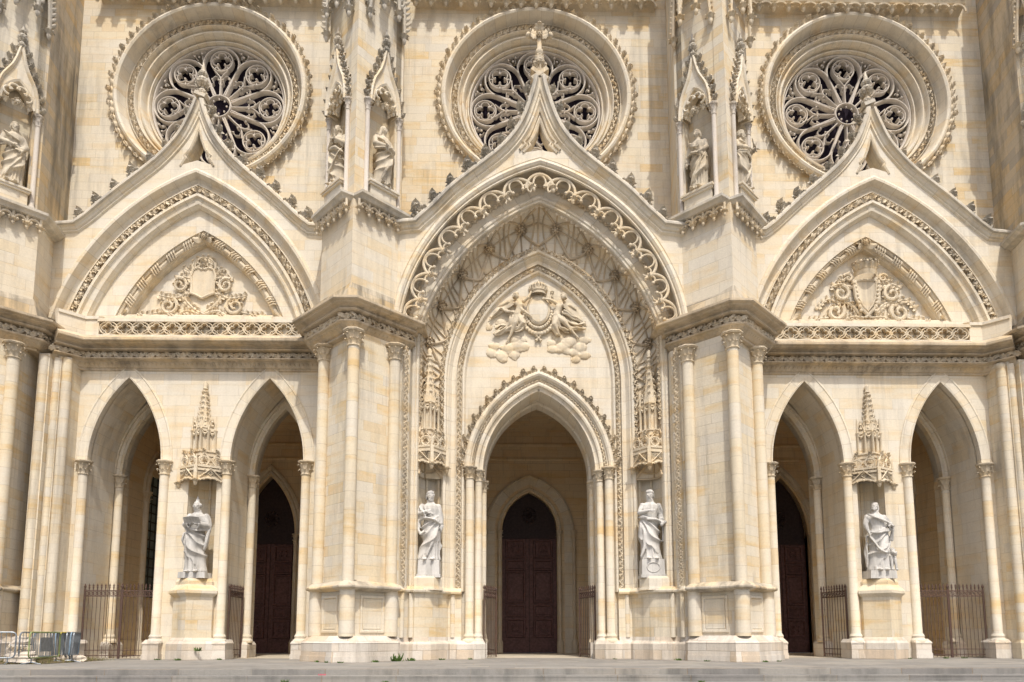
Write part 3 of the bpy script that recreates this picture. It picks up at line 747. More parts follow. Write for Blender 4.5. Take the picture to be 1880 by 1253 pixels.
fr = [(.62, 19.1), (.33, 19.42), (.38, 19.52), (.26, 19.67), (.12, 19.97), (.0, 20.34)]
for o_, d_ in ((0, 0), (-.16, -.03)):
    b.sweep([(-x, z) for x, z in fr] + fr[::-1][1:], [(-.1 + o_, .02 + d_), (-.06 + o_, -.06 + d_), (0 + o_, -.04 + d_), (.03 + o_, .06)], -1.6)
part(b, 'opening_surround', 'carved', gc)
crocket_objs('c', HC, 9, -1.62, .70, 0., gc)
b = MB()                                                    # finial: gabled block, leafy knop, shaft and cross
b.stamp(FINIAL, (0, -1.55, 22.35), (1, 0, 0), (0, 1, 0), (0, 0, 1), (.62, .62, .62)); b.obox((0, -1.6, 22.3), (.3, 0, .22), (0, .2, 0), (-.05, 0, .06)); b.obox((0, -1.6, 22.3), (.3, 0, -.22), (0, .19, 0), (.05, 0, .06))
b.lathe(0, -1.55, [(.15, 22.0), (.17, 22.9), (.2, 23.1), (.1, 23.2), (.17, 23.32), (.15, 23.42), (.09, 23.5), (.09, 24.4)], 10)
for d in ((1, 0), (-1, 0), (0, 1)): 
    for tw in (-.35, .35): b.stamp(CURL, (d[0] * .08, -1.62, 24.05 + d[1] * .1), (-d[1] + .01, tw, d[0]), (d[0], 0, d[1]), (0, -1, 0), (.34, .42, .36))
    b.ball((d[0] * .42, -1.6, 24.05 + d[1] * .42), .12, 8, 5)
b.stamp(BOSS, (0, -1.66, 24.05), (1, 0, 0), (0, 0, 1), (0, -1, 0), .2)
part(b, 'finial', 'carved', gc, 50)
# cusped fringe hanging inside the great arch
b = MB(); Cp = resample(path, .05); tot = len(Cp) - 1; NL = 15
for k in range(NL):
    i0, i1 = int(tot * (.0 + k / NL)), int(tot * ((k + 1) / NL)); p0, p1 = Cp[i0], Cp[i1]
    m = (p0 + p1) / 2; t = (p1 - p0); w = np.hypot(*t); t /= w; n_ = np.array((t[1], -t[0])); h = .62
    Q = lambda s, d: (m[0] + t[0] * s * w / 2 + n_[0] * d, -1.5, m[1] + t[1] * s * w / 2 + n_[1] * d)
    arcp = [Q(-math.cos(a), h * (1 - math.sin(a)) + .02) for a in np.linspace(0.05, PI - .05, 15)]
    b.tube(arcp, .055, 7)
    for c_, r_, a0, a1 in ((0., .36, R(-20), R(200)), (-.62, .22, R(40), R(260)), (.62, .22, R(-80), R(140))):
        d0 = .36 if c_ == 0 else .58
        b.tube([Q(c_ + r_ * 1.25 * math.cos(a), d0 - r_ * .82 * math.sin(a)) for a in np.linspace(a0, a1, 11)], .036, 6)
    for s_ in (-.36, .36): b.ball(Q(s_, .52), .07, 7, 5)
    if k < NL - 1:
        e = Q(1., h + .02); nn = (n_[0], 0, n_[1]); nx = Cp[i1]
        b.stamp(PEND, (e[0] + nn[0] * .03, -1.5, e[2] + nn[2] * .03), (t[0], 0, t[1]), (0, 1, 0), (-nn[0], 0, -nn[2]), (.24, .24, .3))
part(b, 'cusped_fringe', 'carved', gc, 50)

# ------------------------------------------------------------------ central portal
def c3(r, leg, xm):                                        # rib between fringe and vault
    P = arc(-3.05, 10.27, r, z_end=10.3, n=34)
    P = [(min(x, xm), z) for x, z in P]; return [(xm, leg)] + P
C3o = c3(8.14, 2.5, 4.84)
full = lambda P: [(-x, z) for x, z in P] + P[::-1][1:]
b = MB()
b.sweep(full(C3o), [(-.5, .0), (-.02, .0), (0, -.05), (.06, -.1), (.14, -.1), (.18, -.04), (.22, -.08), (.27, -.08), (.31, .0), (.31, .25)], -.95)
cs = arcpts(-2.07, 11.52, 7.5, 12.3); cin = [(x, z) for x, z in c3(8.2, 12.3, 4.9) if z >= 12.3]
b.plate([(-x, z) for x, z in cs] + cs[::-1][1:] + [(cin[0][0], 12.3)] + cin + [(-x, z) for x, z in cin[::-1][1:]] + [(-cin[0][0], 12.3)], [], -.93, -.85)
portal = part(b, 'portal', 'ashlar_band', None, 28)
b = MB()
fp = [p for p in c3(8.5, 12.4, 5.0)]
foliage(b, [(-x, -.97, z) for x, z in fp] + [(x, -.97, z) for x, z in fp[::-1][1:]], (0, -1, 0), .2, step=.16, relief=1., seed=77)
fp = [p for p in c3(7.78, 9., 4.5)]
foliage(b, [(-x, -.9, z) for x, z in fp] + [(x, -.9, z) for x, z in fp[::-1][1:]], (0, -1, 0), .18, step=.14, relief=1., seed=78)
part(b, 'rib_foliage', 'carved', portal, 50)
# ribbed cove between the two arches
Ci = c3(7.84, 6.8, 4.53); Co = arc(-1.5, 11.32, 5.16, z_end=11.33, n=30, leg=6.8)
NI = 96
def eq(P, n): return resample(P, 1e-9 + np.sum(np.hypot(*np.diff(np.array(P), axis=0).T)) / n)
A_, B_ = eq(full(Ci), NI), eq(full(Co), NI)
def cove(s, t):
    i = min(max(s * NI, 0), NI - 1e-6); k = int(i); f = i - k
    a = A_[k] * (1 - f) + A_[k + 1] * f; c_ = B_[k] * (1 - f) + B_[k + 1] * f
    p = a * (1 - t) + c_ * t; n_ = a - c_; n_ = n_ / (np.hypot(*n_) + 1e-9); bu = .26 * math.sin(PI * t)
    return np.array((p[0] + n_[0] * bu, -.86 + .79 * t + bu * .9, p[1] + n_[1] * bu))
b = MB(); TT = np.linspace(0, 1, 9); V = [cove(i / NI, t) for i in range(NI + 1) for t in TT]; m = len(TT)
b.add(V, [(i * m + k, i * m + k + 1, (i + 1) * m + k + 1, (i + 1) * m + k) for i in range(NI) for k in range(m - 1)])
vault = part(b, 'vault_cove', 'ashlar_pale', portal, 60)
b = MB(); NB = 16; tw = np.array((0, -.03, 0))
for k in range(NB):
    s0 = (k + .5) / NB; hs = .5 / NB
    for e in (0., 1.):
        for d in (-1, 1):
            b.tube([cove(s0 + d * hs * q ** 1.6, .5 + (e - .5) * q) + tw for q in np.linspace(0, 1, 7)], .06, 6)
        b.tube([cove(s0, .5 + (e - .5) * q) + tw for q in np.linspace(0, 1, 5)], .03, 5)
    b.tube([cove(s0 + hs * q, .5) + tw for q in np.linspace(-1, 1, 7)], .035, 5)
    b.tube([cove(s0 + hs, q) + tw for q in np.linspace(0, 1, 7)], .04, 5)
    for f_ in (-.5, .5):
        b.tube([cove(s0 + hs * f_ * (1 + .5 * math.sin(PI * q)), q) + tw for q in np.linspace(0, 1, 8)], .034, 5)
part(b, 'rib_net', 'cornice_stone', vault, 40)
bm_ = MB(); bm_.add(*BOSS); bme = bm_.mesh('boss', 50); bme.materials.append(MATS['cornice_stone'])
for k in range(NB):
    p = cove((k + .5) / NB, .5); o = bpy.data.objects.new('boss', bme); C.objects.link(o); o.parent = vault
    cpt = np.array((0, -2.5, p[2] - 2.0)); d = cpt - p; d /= np.linalg.norm(d); u = np.cross(d, (0, 0, 1.)); u /= np.linalg.norm(u) + 1e-9; w = np.cross(u, d)
    sc = .36; M = Matrix(((u[0] * sc, w[0] * sc, d[0] * sc, p[0]), (u[1] * sc, w[1] * sc, d[1] * sc, p[1] - .03), (u[2] * sc, w[2] * sc, d[2] * sc, p[2]), (0, 0, 0, 1))); o.matrix_world = M
# tympanum wall, mouldings and inner arch
C5 = arc(-2.04, 10.71, 5.13, z_end=10.72, n=30, leg=2.5); C6 = arc(-1.38, 7.09, 4.22, z_end=7.2, n=26)
b = MB()
wo = arc(-2.04, 10.71, 5.45, z_end=10.72, n=30, leg=0.)
b.plate([(-wo[0][0], 0.)] + [(-2.8, 0.)] + [(-x, z) for x, z in C6] + C6[::-1][1:] + [(2.8, 0.)] + wo + [(-x, z) for x, z in wo[::-1][1:]][:-1], [], .15, 1.1)
tym = part(b, 'tympanum_wall', 'ashlar_pale', None)
b = MB()
b.sweep(full(C5), [(-.64, .1), (-.64, -.1), (-.58, -.17), (-.5, -.15), (-.46, -.06), (-.42, -.08), (-.38, -.03), (-.30, .08), (-.15, .10), (-.14, -.01), (-.12, -.01), (-.11, .30), (.11, .30), (.12, -.01), (.15, .0), (.19, .02), (.22, .1), (.26, .15)], 0.)
band = part(b, 'archivolt', 'ashlar_band', tym, 28)
b = MB(); foliage(b, [(-x, .07, z) for x, z in C5] + [(x, .07, z) for x, z in C5[::-1][1:]], (0, -1, 0), .19, step=.13, relief=.9, seed=31)
cr = arc(-2.04, 10.71, 5.80, z_end=10.72, n=30, leg=7.2); foliage(b, [(-x, -.12, z) for x, z in cr] + [(x, -.12, z) for x, z in cr[::-1][1:]], (0, -1, 0), .26, step=.19, relief=1.1, seed=32)
part(b, 'foliage_band', 'carved', tym, 50)
b = MB()
b.sweep(full(C6), [(-.06, .15), (-.06, -.02), (.0, -.1), (.08, -.12), (.15, -.08), (.18, .0), (.22, .02), (.235, .10), (.35, .10), (.36, .0), (.44, -.02), (.5, .0), (.53, .08), (.6, .12), (.66, .12), (.68, .2), (.68, 1.2)], 0.)
ia = part(b, 'portal_arch', 'ashlar_band', tym, 28)
b = MB(); cf = arc(-1.38, 7.09, 3.93, z_end=7.2, n=26); foliage(b, [(-x, .03, z) for x, z in cf] + [(x, .03, z) for x, z in cf[::-1][1:]], (0, -1, 0), .13, step=.1, relief=1., seed=33)
part(b, 'foliage_band', 'carved', ia, 50)
b = MB()
pts = [(x, z) for x, z in arc(-1.38, 7.09, 4.26, z_end=7.3, n=26)]
for s_ in (-1, 1):
    P = resample([(s_ * x, z) for x, z in pts], .42)
    for i in range(len(P) - 1):
        p = (P[i] + P[i + 1]) / 2; t = P[i + 1] - P[i]; t /= np.hypot(*t); n_ = np.array((-t[1], t[0])) * (-s_)
        b.stamp(CROCKET, (p[0], .0, p[1]), (t[0], 0, t[1]), (n_[0], 0, n_[1]), (0, -1, 0), .30 if i % 2 else .36)
        b.stamp(CURL, (P[i][0], .05, P[i][1]), (t[0], 0, t[1]), (n_[0], 0, n_[1]), (0, -1, 0), (.3, .2, .25))
part(b, 'crocket_row', 'carved', ia, 50)
b = MB()
C6d = arc(-1.09, 7.27, 3.25, z_end=7.3, n=24, leg=0.)
b.sweep(full(C6d), [(-.9, .02), (-.0, .0), (.0, .25), (.08, .3), (.08, .9)], 1.1)
part(b, 'inner_arch', 'ashlar_band', tym, 28)
for sx in (1, -1):
    b = MB(sx)
    b.prism([(2.2, 1.25), (2.2, .55), (2.48, .42), (2.48, .28), (2.85, .16), (2.85, 1.25)], 0, 7.3)
    part(b, 'jamb', 'ashlar', tym)
    column(2.66, -.02, .6, 6.8, 7.28, .155, sx, tym); column(2.34, .18, .6, 6.75, 7.2, .135, sx, tym); column(2.16, 1.2, .6, 6.55, 7.0, .11, sx, tym)
    b = MB(sx); b.prism([(2.05, .6), (2.05, .0), (2.4, -.32), (3.1, -.32), (3.1, .6)], 0, .55); b.prism([(2.05, .6), (2.05, .0), (2.4, -.32), (3.1, -.32), (3.1, .6)], .55, .68, top=[(2.12, .6), (2.12, .06), (2.46, -.22), (3.1, -.22), (3.1, .6)])
    b.box(2.0, 2.5, .9, 1.6, 0, .6)
    part(b, 'plinth', 'rubble_base', tym)
    # splayed jamb with the statue niche
    b = MB(sx)
    b.plan([(3.66, -.04), (3.74, .1), (4.02, .24), (4.36, .02), (4.62, -.45), (4.60, -.93)], [(0, 2.45), (0, 7.4)])
    b.tube([(4.30, .02, 2.5), (4.30, .02, 7.)], .05, 6); b.tube([(3.86, .1, 2.5), (3.86, .1, 7.)], .05, 6)
    b.add([(3.6, .3, 7.38), (4.66, .3, 7.38), (4.66, -1.0, 7.38), (3.6, -.1, 7.38)], [(0, 1, 2, 3)])
    niche = part(b, 'niche', 'ashlar', None)
    b = MB(sx); b.plan([(4.82, -1.05), (4.84, -1.3), (5.02, -1.48), (5.06, -1.66), (5.22, -1.72), (5.3, -1.8)], [(0, 2.5), (0, 11.4)])
    for cx, cy, r in ((4.90, -1.36, .07), (5.13, -1.73, .06)): b.lathe(cx, cy, [(r, 2.5), (r, 11.35)], 10)
    b.box(4.62, 5.4, -1.0, .8, 2.4, 12.4)
    part(b, 'splay', 'ashlar', niche, 40)
    b = MB(sx); foliage(b, [(4.93, -1.64, 2.75), (4.93, -1.64, 11.3)], (-.45, -.9, 0), .19, step=.15, relief=.9, seed=40 + sx)
    part(b, 'foliage_strip', 'carved', niche, 50)
    low = [(2.95, -.04), (3.45, -.04), (3.52, -.3), (3.80, -.62), (4.05, -1.02), (4.55, -1.3), (4.72, -1.12), (4.9, -1.3), (5.05, -1.6), (5.2, -1.62)]
    b = MB(sx); b.plan(low, [(0, .8), (0, 2.36), (.06, 2.4), (.13, 2.42), (.14, 2.48), (.02, 2.62), (-.3, 2.66)])
    for cx, cy in ((3.28, -.0), (4.68, -1.2), (4.98, -1.5)): b.lathe(cx, cy, [(.1, .8), (.1, 2.38)], 10)
    part(b, 'base_wall', 'ashlar', niche, 40)
    b = MB(sx); b.plan(low, [(.12, 0), (.12, .56), (.1, .6), (.02, .68), (.0, .82)]); part(b, 'plinth', 'rubble_base', niche)
    # statue block
    b = MB(sx); c0 = (4.1, -.62); hx = lambda k: [(c0[0] + k * math.cos(a), c0[1] + k * math.sin(a)) for a in (R(-135), R(-75), R(-15), R(60), R(165))]
    pent = lambda k: [(c0[0] + k * x, c0[1] + k * y) for x, y in ((-.5, -.12), (-.22, -.52), (.5, -.62), (.55, .3), (-.3, .5))]
    b.prism(pent(1.05), 2.5, 2.62, top=pent(1.0)); b.prism(pent(.98), 2.62, 2.92); b.prism(pent(.98), 2.92, 3.0, top=pent(.86))
    part(b, 'pedestal', 'ashlar_pale', niche)
# ------------------------------------------------------------------ piers with engaged columns (one per side, copied for the outer pair)
def frieze_plan(b, path, o, z, w, seed, relief=.7):
    P = offs(path, o)
    for i in range(len(P) - 1):
        d = np.array(P[i + 1]) - np.array(P[i]); L_ = np.hypot(*d)
        if L_ < .15: continue
        t = d / L_; foliage(b, [(*P[i], z), (*P[i + 1], z)], (t[1], -t[0], 0), w, step=w * .6, seed=seed + i, relief=relief)
def face_xf(kind):
    """local face frames: x along the face seen from outside, y into the wall"""
    q = math.sqrt(.5)
    return ((q, -q, 0), (q, q, 0), (0, 0, 1)) if kind == 'in' else ((q, q, 0), (-q, q, 0), (0, 0, 1))
PIERS = []; BUTTS = []
for sx in (1, -1):
    col_xy = ((5.30, -1.92), (6.53, -3.14), (7.88, -1.80))
    body = [(5.55, .7), (5.28, -1.72), (6.53, -2.98), (7.88, -1.62), (7.88, .7)]
    b = MB(sx); b.prism(body, .6, 11.4)
    pier = part(b, 'pier', 'ashlar')
    pl = [(5.0, .6), (4.96, -2.02), (6.14, -3.52), (6.92, -3.52), (8.36, -1.95), (8.36, .3)]
    ins = lambda P, k: [(6.6 + (x - 6.6) * k, -.8 + (y + .8) * k) for x, y in P]
    b = MB(sx); b.prism(pl, 0, .2); b.prism(ins(pl, .985), .2, .57); b.prism(ins(pl, .985), .57, .62); b.prism(ins(pl, .99), .62, .86, top=ins(pl, .88))
    part(b, 'plinth', 'rubble_base', pier)
    lowp = [(5.42, .6), (5.16, -1.78), (6.53, -3.06), (8.0, -1.66), (8.0, .4)]
    b = MB(sx); b.prism(lowp, .84, 2.4)
    for x, y in col_xy: b.lathe(x, y, [(.26, .84), (.25, 2.42)], 18)
    # framed panels on the two faces
    for kind, (p0, p1) in (('in', (lowp[1], lowp[2])), ('out', (lowp[2], lowp[3]))):
        ax_, ay_, az_ = face_xf(kind); t = MB()
        Lf = math.dist(p0, p1); m_ = ((p0[0] + p1[0]) / 2, (p0[1] + p1[1]) / 2); hw = .42
        loop = [(-hw, 1.02), (-hw, 2.16), (hw, 2.16), (hw, 1.02)]
        t.sweep(loop, [(-.06, 0), (-.05, -.05), (.02, -.05), (.06, .0), (.07, -.03), (.11, -.03), (.15, .0)], 0., closed=True)
        t.plate([(-hw + .1, 1.12), (hw - .1, 1.12), (hw - .1, 2.06), (-hw + .1, 2.06)], [], -.012, .05)
        d = np.array((p1[0] - p0[0], p1[1] - p0[1])); d /= np.hypot(*d); nn = np.array((-d[1], d[0]))
        b.stamp((np.concatenate(t.v), t.f), (m_[0], m_[1], 0), (d[0], d[1], 0), (nn[0], nn[1], 0), (0, 0, 1))
    part(b, 'base_stage', 'ashlar_pale', pier, 40)
    sp_ = [(5.22, .6), (5.22, -1.72), (5.06, -2.1), (5.32, -2.25), (6.24, -3.1), (6.4, -3.42), (6.66, -3.42), (6.82, -3.1), (7.72, -2.1), (7.98, -2.08), (8.14, -1.8), (8.14, .3)]
    b = MB(sx); b.plan(sp_, [(-.1, 2.34), (.0, 2.38), (.1, 2.42), (.13, 2.45), (.13, 2.5), (0., 2.62), (-.12, 2.68), (-.6, 2.72)])
    part(b, 'string_course', 'old_ashlar', pier, 30)
    for x, y in col_xy: column(x, y, 2.5, 10.70, 11.28, .2, sx, pier, base=False, n=9)
    cpath = [(5.06, .6), (5.06, -1.2), (6.67, -2.81), (6.85, -2.81), (8.37, -1.3), (8.37, .3)]
    b = MB(sx)
    b.plan(cpath, [(-.6, 11.27), (0, 11.28), (.06, 11.3), (.06, 11.38), (.12, 11.4), (.3, 11.6), (.36, 11.63), (.38, 11.66), (.38, 11.70), (.18, 11.71), (.18, 11.99), (.42, 12.01), (.46, 12.04), (.46, 12.08), (.40, 12.1), (.46, 12.16), (.62, 12.2), (.66, 12.24), (.74, 12.26), (.77, 12.29), (.77, 12.37), (.1, 12.56)])
    cor = part(b, 'cornice', 'cornice_stone', pier)
    b = MB(sx); frieze_plan(b, cpath, .25, 11.85, .33, 90)
    part(b, 'carved_frieze', 'carved', cor, 50)
    b = MB(sx); P = offs(cpath, .2)
    for i in range(len(P) - 1):
        Q = resample([(*P[i], 0), (*P[i + 1], 0)], .17)
        if len(Q) < 2: continue
        t = (Q[-1] - Q[0]); t /= np.linalg.norm(t); o_ = np.array((t[1], -t[0], 0))
        for q in Q[:-1]: b.stamp(LEAFLET, (q[0] - o_[0] * .1, q[1] - o_[1] * .1, 11.38), tuple(t), (o_[0] * .55, o_[1] * .55, .8), (o_[0], o_[1], -.4), (.17, .22, .12))
    part(b, 'leaf_moulding', 'cornice_stone', cor, 50)
    PIERS.append((sx, pier))

    # ---------------- buttress above the cornice
    bb_ = [(5.6, .86), (5.14, -1.42), (6.72, -2.96), (8.2, -1.42), (7.9, .86)]
    b = MB(sx)
    b.prism([(5.1, .8), (5.02, -1.3), (6.62, -3.0), (6.9, -3.0), (8.36, -1.35), (8.36, .8)], 12.42, 12.62)
    b.prism([(5.1, .8), (5.02, -1.3), (6.62, -3.0), (6.9, -3.0), (8.36, -1.35), (8.36, .8)], 12.62, 13.2, top=[(5.6, .8), (5.12, -1.4), (6.70, -2.93), (6.74, -2.93), (8.22, -1.4), (7.95, .8)])
    part(b, 'weathering', 'old_ashlar', pier)
    b = MB(sx); b.prism(bb_, 13.0, 16.3)
    bt = part(b, 'buttress', 'ashlar_pale')
    hp = [(5.55, .84), (5.14, -1.42), (6.40, -2.70), (6.72, -2.48), (7.04, -2.70), (8.2, -1.42), (8.0, .84)]
    b = MB(sx); b.plan(hp, [(-.4, 16.15), (.02, 16.16), (.05, 16.2), (.25, 16.26), (.3, 16.34), (.38, 16.4), (.38, 16.5), (.3, 16.53), (.0, 16.66), (-.6, 16.7)])
    cn = part(b, 'cornice', 'weathered', bt)
    for p0, p1 in (((5.0, -1.52), (6.5, -3.0)), ((6.95, -3.0), (8.36, -1.55))):
        b = MB(sx)                                           # fringe of small cusped arches
        p0, p1 = np.array(p0), np.array(p1); n = 5; d = (p1 - p0) / n; L_ = np.hypot(*d); t = d / L_; o_ = np.array((t[1], -t[0]))
        for k in range(n + 1):
            q = p0 + d * k; b.stamp(PEND, (q[0], q[1], 15.82), (1, 0, 0), (0, 1, 0), (0, 0, 1), (.2, .2, .26))
            b.tube([(q[0], q[1], 15.9), (q[0], q[1], 16.25)], .05, 5)
            if k < n:
                c_ = q + d / 2
                b.tube([(c_[0] + t[0] * L_ * .46 * math.cos(a), c_[1] + t[1] * L_ * .46 * math.cos(a), 15.9 + .26 * math.sin(a)) for a in np.linspace(0, PI, 9)], .045, 5)
                for s_ in (-.2, .2): b.ball((c_[0] + t[0] * s_ * L_, c_[1] + t[1] * s_ * L_, 16.0), .05, 6, 4)
                b.stamp(BOSS, (c_[0], c_[1], 16.24), (t[0], t[1], 0), (0, 0, 1), (o_[0], o_[1], 0), .1)
        part(b, 'cusped_fringe', 'carved', cn, 50)
    core = [(5.6, .86), (5.60, -1.2), (6.72, -2.3), (7.82, -1.2), (7.9, .86)]
    b = MB(sx); b.prism(core, 16.3, 22.6)
    b.prism([(6.44, -2.62), (6.72, -2.92), (7.0, -2.62), (6.72, -2.3)], 16.4, 31)
    b.prism([(7.6, .86), (7.6, -1.3), (7.9, -1.62), (8.14, -1.38), (8.0, .86)], 16.4, 22.6)
    b.prism([(5.7, .86), (5.34, -1.48), (6.72, -2.86), (8.14, -1.40), (7.9, .86)], 21.45, 31)
    stg = part(b, 'niche_stage', 'ashlar', bt)
    b = MB(sx)
    for x, y, zt in ((5.38, -1.56, 20.4), (6.36, -2.62, 20.4), (7.08, -2.62, 20.4), (8.02, -1.56, 20.4)):
        b.lathe(x, y, [(.15, 16.6), (.13, 16.7), (.085, 16.8), (.085, zt - .45)], 12); capital(b, x, y, zt - .45, zt, .085, n=6)
    part(b, 'colonnette', 'tracery_stone', stg, 45)
    for kind, p0 in (('in', (5.38, -1.56)), ('out', (7.08, -2.62))):
        ax_, ay_, az_ = face_xf(kind); W_ = 1.40
        # statue pedestal on the face
        t = MB(); t.box(.16, W_ - .12, -.12, .5, 16.6, 17.12); t.box(.1, W_ - .06, -.2, .5, 17.12, 17.2); t.box(.06, W_ - .02, -.24, .5, 17.2, 17.28); t.box(.14, W_ - .1, -.14, .5, 17.28, 17.34)
        b = MB(sx); b.stamp((np.concatenate(t.v), t.f), (*p0, 0), ax_, ay_, az_); part(b, 'pedestal', 'ashlar_pale', stg)
        # ogee gablet
        t = MB(); c_ = W_ / 2
        ia_ = half_arch(.50, .95, 20.45, c_, None, 14); og = [(.64, 20.4), (.62, 20.8), (.52, 21.3), (.36, 21.65), (.22, 21.95), (.12, 22.3), (.06, 22.6), (.03, 22.75)]
        og = smooth_pts(og, 2)
        outline = [(c_ + x, z) for x, z in og[::-1]] + [(c_ + .5, 20.4)] + ia_[::-1] + [(c_ - .5, 20.4)] + [(c_ - x, z) for x, z in og]
        t.plate(outline, [], -.08, .3)
        t.sweep([(c_ - x, z) for x, z in og], [(-.05, .1), (-.05, -.14), (.0, -.18), (.05, -.14), (.07, -.08)], 0.); t.sweep([(c_ + x, z) for x, z in og[::-1]], [(-.05, .1), (-.05, -.14), (.0, -.18), (.05, -.14), (.07, -.08)], 0.)
        t.sweep(ia_, [(-.06, -.08), (-.05, -.13), (.02, -.1), (.06, .02), (.1, .06), (.12, .3)], 0.)
        # cusped canopy tracery inside the head
        for q in range(4):
            a0 = R(20 + q * 47); cx_, cz_ = c_ + .3 * math.cos(a0), 20.72 + .32 * math.sin(a0)
            t.tube([(cx_ + .16 * math.cos(a), -.1 + .0, cz_ + .15 * math.sin(a)) for a in np.linspace(a0 - 2, a0 + 2, 9)], .04, 6)
        for dx_ in (-.36, -.12, .12, .36): t.stamp(PEND, (c_ + dx_, -.1, 20.42), (1, 0, 0), (0, 1, 0), (0, 0, 1), .2)
        t.stamp(BOSS, (c_, -.12, 20.5), (1, 0, 0), (0, 0, 1), (0, -1, 0), .22)
        b = MB(sx); b.stamp((np.concatenate(t.v), t.f), (*p0, 0), ax_, ay_, az_); gb = part(b, 'gablet', 'ashlar_pale', stg, 40)
        t = MB()
        for s_ in (-1, 1):
            P = resample([(c_ + s_ * x, z) for x, z in og], .38)
            for i in range(len(P) - 1):
                p = P[i] * .5 + P[i + 1] * .5; d = P[i + 1] - P[i]; d /= np.hypot(*d); n_ = np.array((d[1], -d[0])) * s_
                t.stamp(CROCKET, (p[0], .0, p[1]), (d[0], 0, d[1]), (n_[0], 0, n_[1]), (0, -1, 0), .34)
        t.stamp(FINIAL, (c_, -.08, 22.75), (1, 0, 0), (0, 1, 0), (0, 0, 1), (.38, .38, .5))
        b = MB(sx); b.stamp((np.concatenate(t.v), t.f), (*p0, 0), ax_, ay_, az_); part(b, 'crocket_row', 'weathered', gb, 50)
        # projecting canopies of the stage above: ribs rising from hanging pendants
        t = MB()
        tips = [(-.08, -.12, 23.75), (.36, -.38, 24.25), (1.04, -.38, 24.25), (1.48, -.12, 23.75)]
        for i, (px, py, pz) in enumerate(tips):
            t.stamp(PEND, (px, py, pz), (1, 0, 0), (0, 1, 0), (0, 0, 1), (.3, .3, .42)); t.tube([(px, py, pz + .1), (px, py + .02, 30)], [.07, .06], 6)
            t.stamp(FINIAL, (px, py, pz + 1.9), (1, 0, 0), (0, 1, 0), (0, 0, 1), (.25, .25, .35))
            if i < 3:
                q = tips[i + 1]; m_ = ((px + q[0]) / 2, (py + q[1]) / 2, max(pz, q[2]) + 1.75)
                for e in ((px, py, pz), q):
                    cur = [(e[0], e[1], e[2] + .25), (e[0] * .75 + m_[0] * .25, e[1] * .75 + m_[1] * .25, e[2] * .45 + m_[2] * .55 - .1), (e[0] * .3 + m_[0] * .7, e[1] * .3 + m_[1] * .7, m_[2] - .25), (m_[0], m_[1], m_[2] + .55)]
                    cur = [tuple(v) for v in resample(cur, .22)]
                    t.tube(cur, .06, 6)
                    if sx < 0 or True:
                        for v0, v1 in zip(cur[1:], cur[2:]):
                            dd = np.array(v1) - np.array(v0); dd /= np.linalg.norm(dd); sd = np.array((-1. if e[0] < m_[0] else 1., 0, .35)); sd -= dd * np.dot(sd, dd); sd /= np.linalg.norm(sd)
                            t.stamp(CROCKET, v0, tuple(dd), tuple(sd), tuple(np.cross(dd, sd) * (1 if e[0] > m_[0] else -1)), .27 if sx < 0 else .16)
                t.stamp(FINIAL, (m_[0], m_[1], m_[2] + .5), (1, 0, 0), (0, 1, 0), (0, 0, 1), (.26, .26, .4))
                # inner screen of the canopy
                t.add([(px, py + .1, pz + 1.4), (q[0], q[1] + .1, q[2] + 1.4), (q[0], q[1] + .1, 30), (px, py + .1, 30)], [(0, 1, 2, 3)])
        t.add([(-.1, -.05, 25.2), (.36, -.3, 25.6), (1.04, -.3, 25.6), (1.5, -.05, 25.2), (1.5, .4, 25.2), (-.1, .4, 25.2)], [(0, 1, 4, 5), (1, 2, 4), (2, 3, 4)])
        b = MB(sx); b.stamp((np.concatenate(t.v), t.f), (*p0, 0), ax_, ay_, az_); part(b, 'canopy', 'weathered' if sx < 0 else 'carved', bt, 50)
    BUTTS.append((sx, bt))
# the outer pair of piers, one bay further out
def copy_part(o, parent, dx):
    c = o.copy(); C.objects.link(c); c.parent = parent
    if dx: c.location.x += dx
    for ch in o.children: copy_part(ch, c, 0)
    return c
for sx, o in PIERS + BUTTS: copy_part(o, CATH, 13.6 * sx)
# buttress flanks running back to the wall; those of the outer pair are dark with old weathering
for sx in (1, -1):
    for dx, m_ in ((0, 'ashlar'), (13.6, 'old_ashlar')):
        b = MB(sx); b.prism([(5.6 + dx, .86), (5.27 + dx, -1.41), (5.52 + dx, -1.66), (5.9 + dx, -1.3), (5.9 + dx, .86)], 16.45, 31); part(b, 'buttress_flank', m_)
    b = MB(sx); b.prism([(20.5, .5), (20.5, .4), (24, .4), (24, .5)], 0, 13); part(b, 'end_wall', 'ashlar')

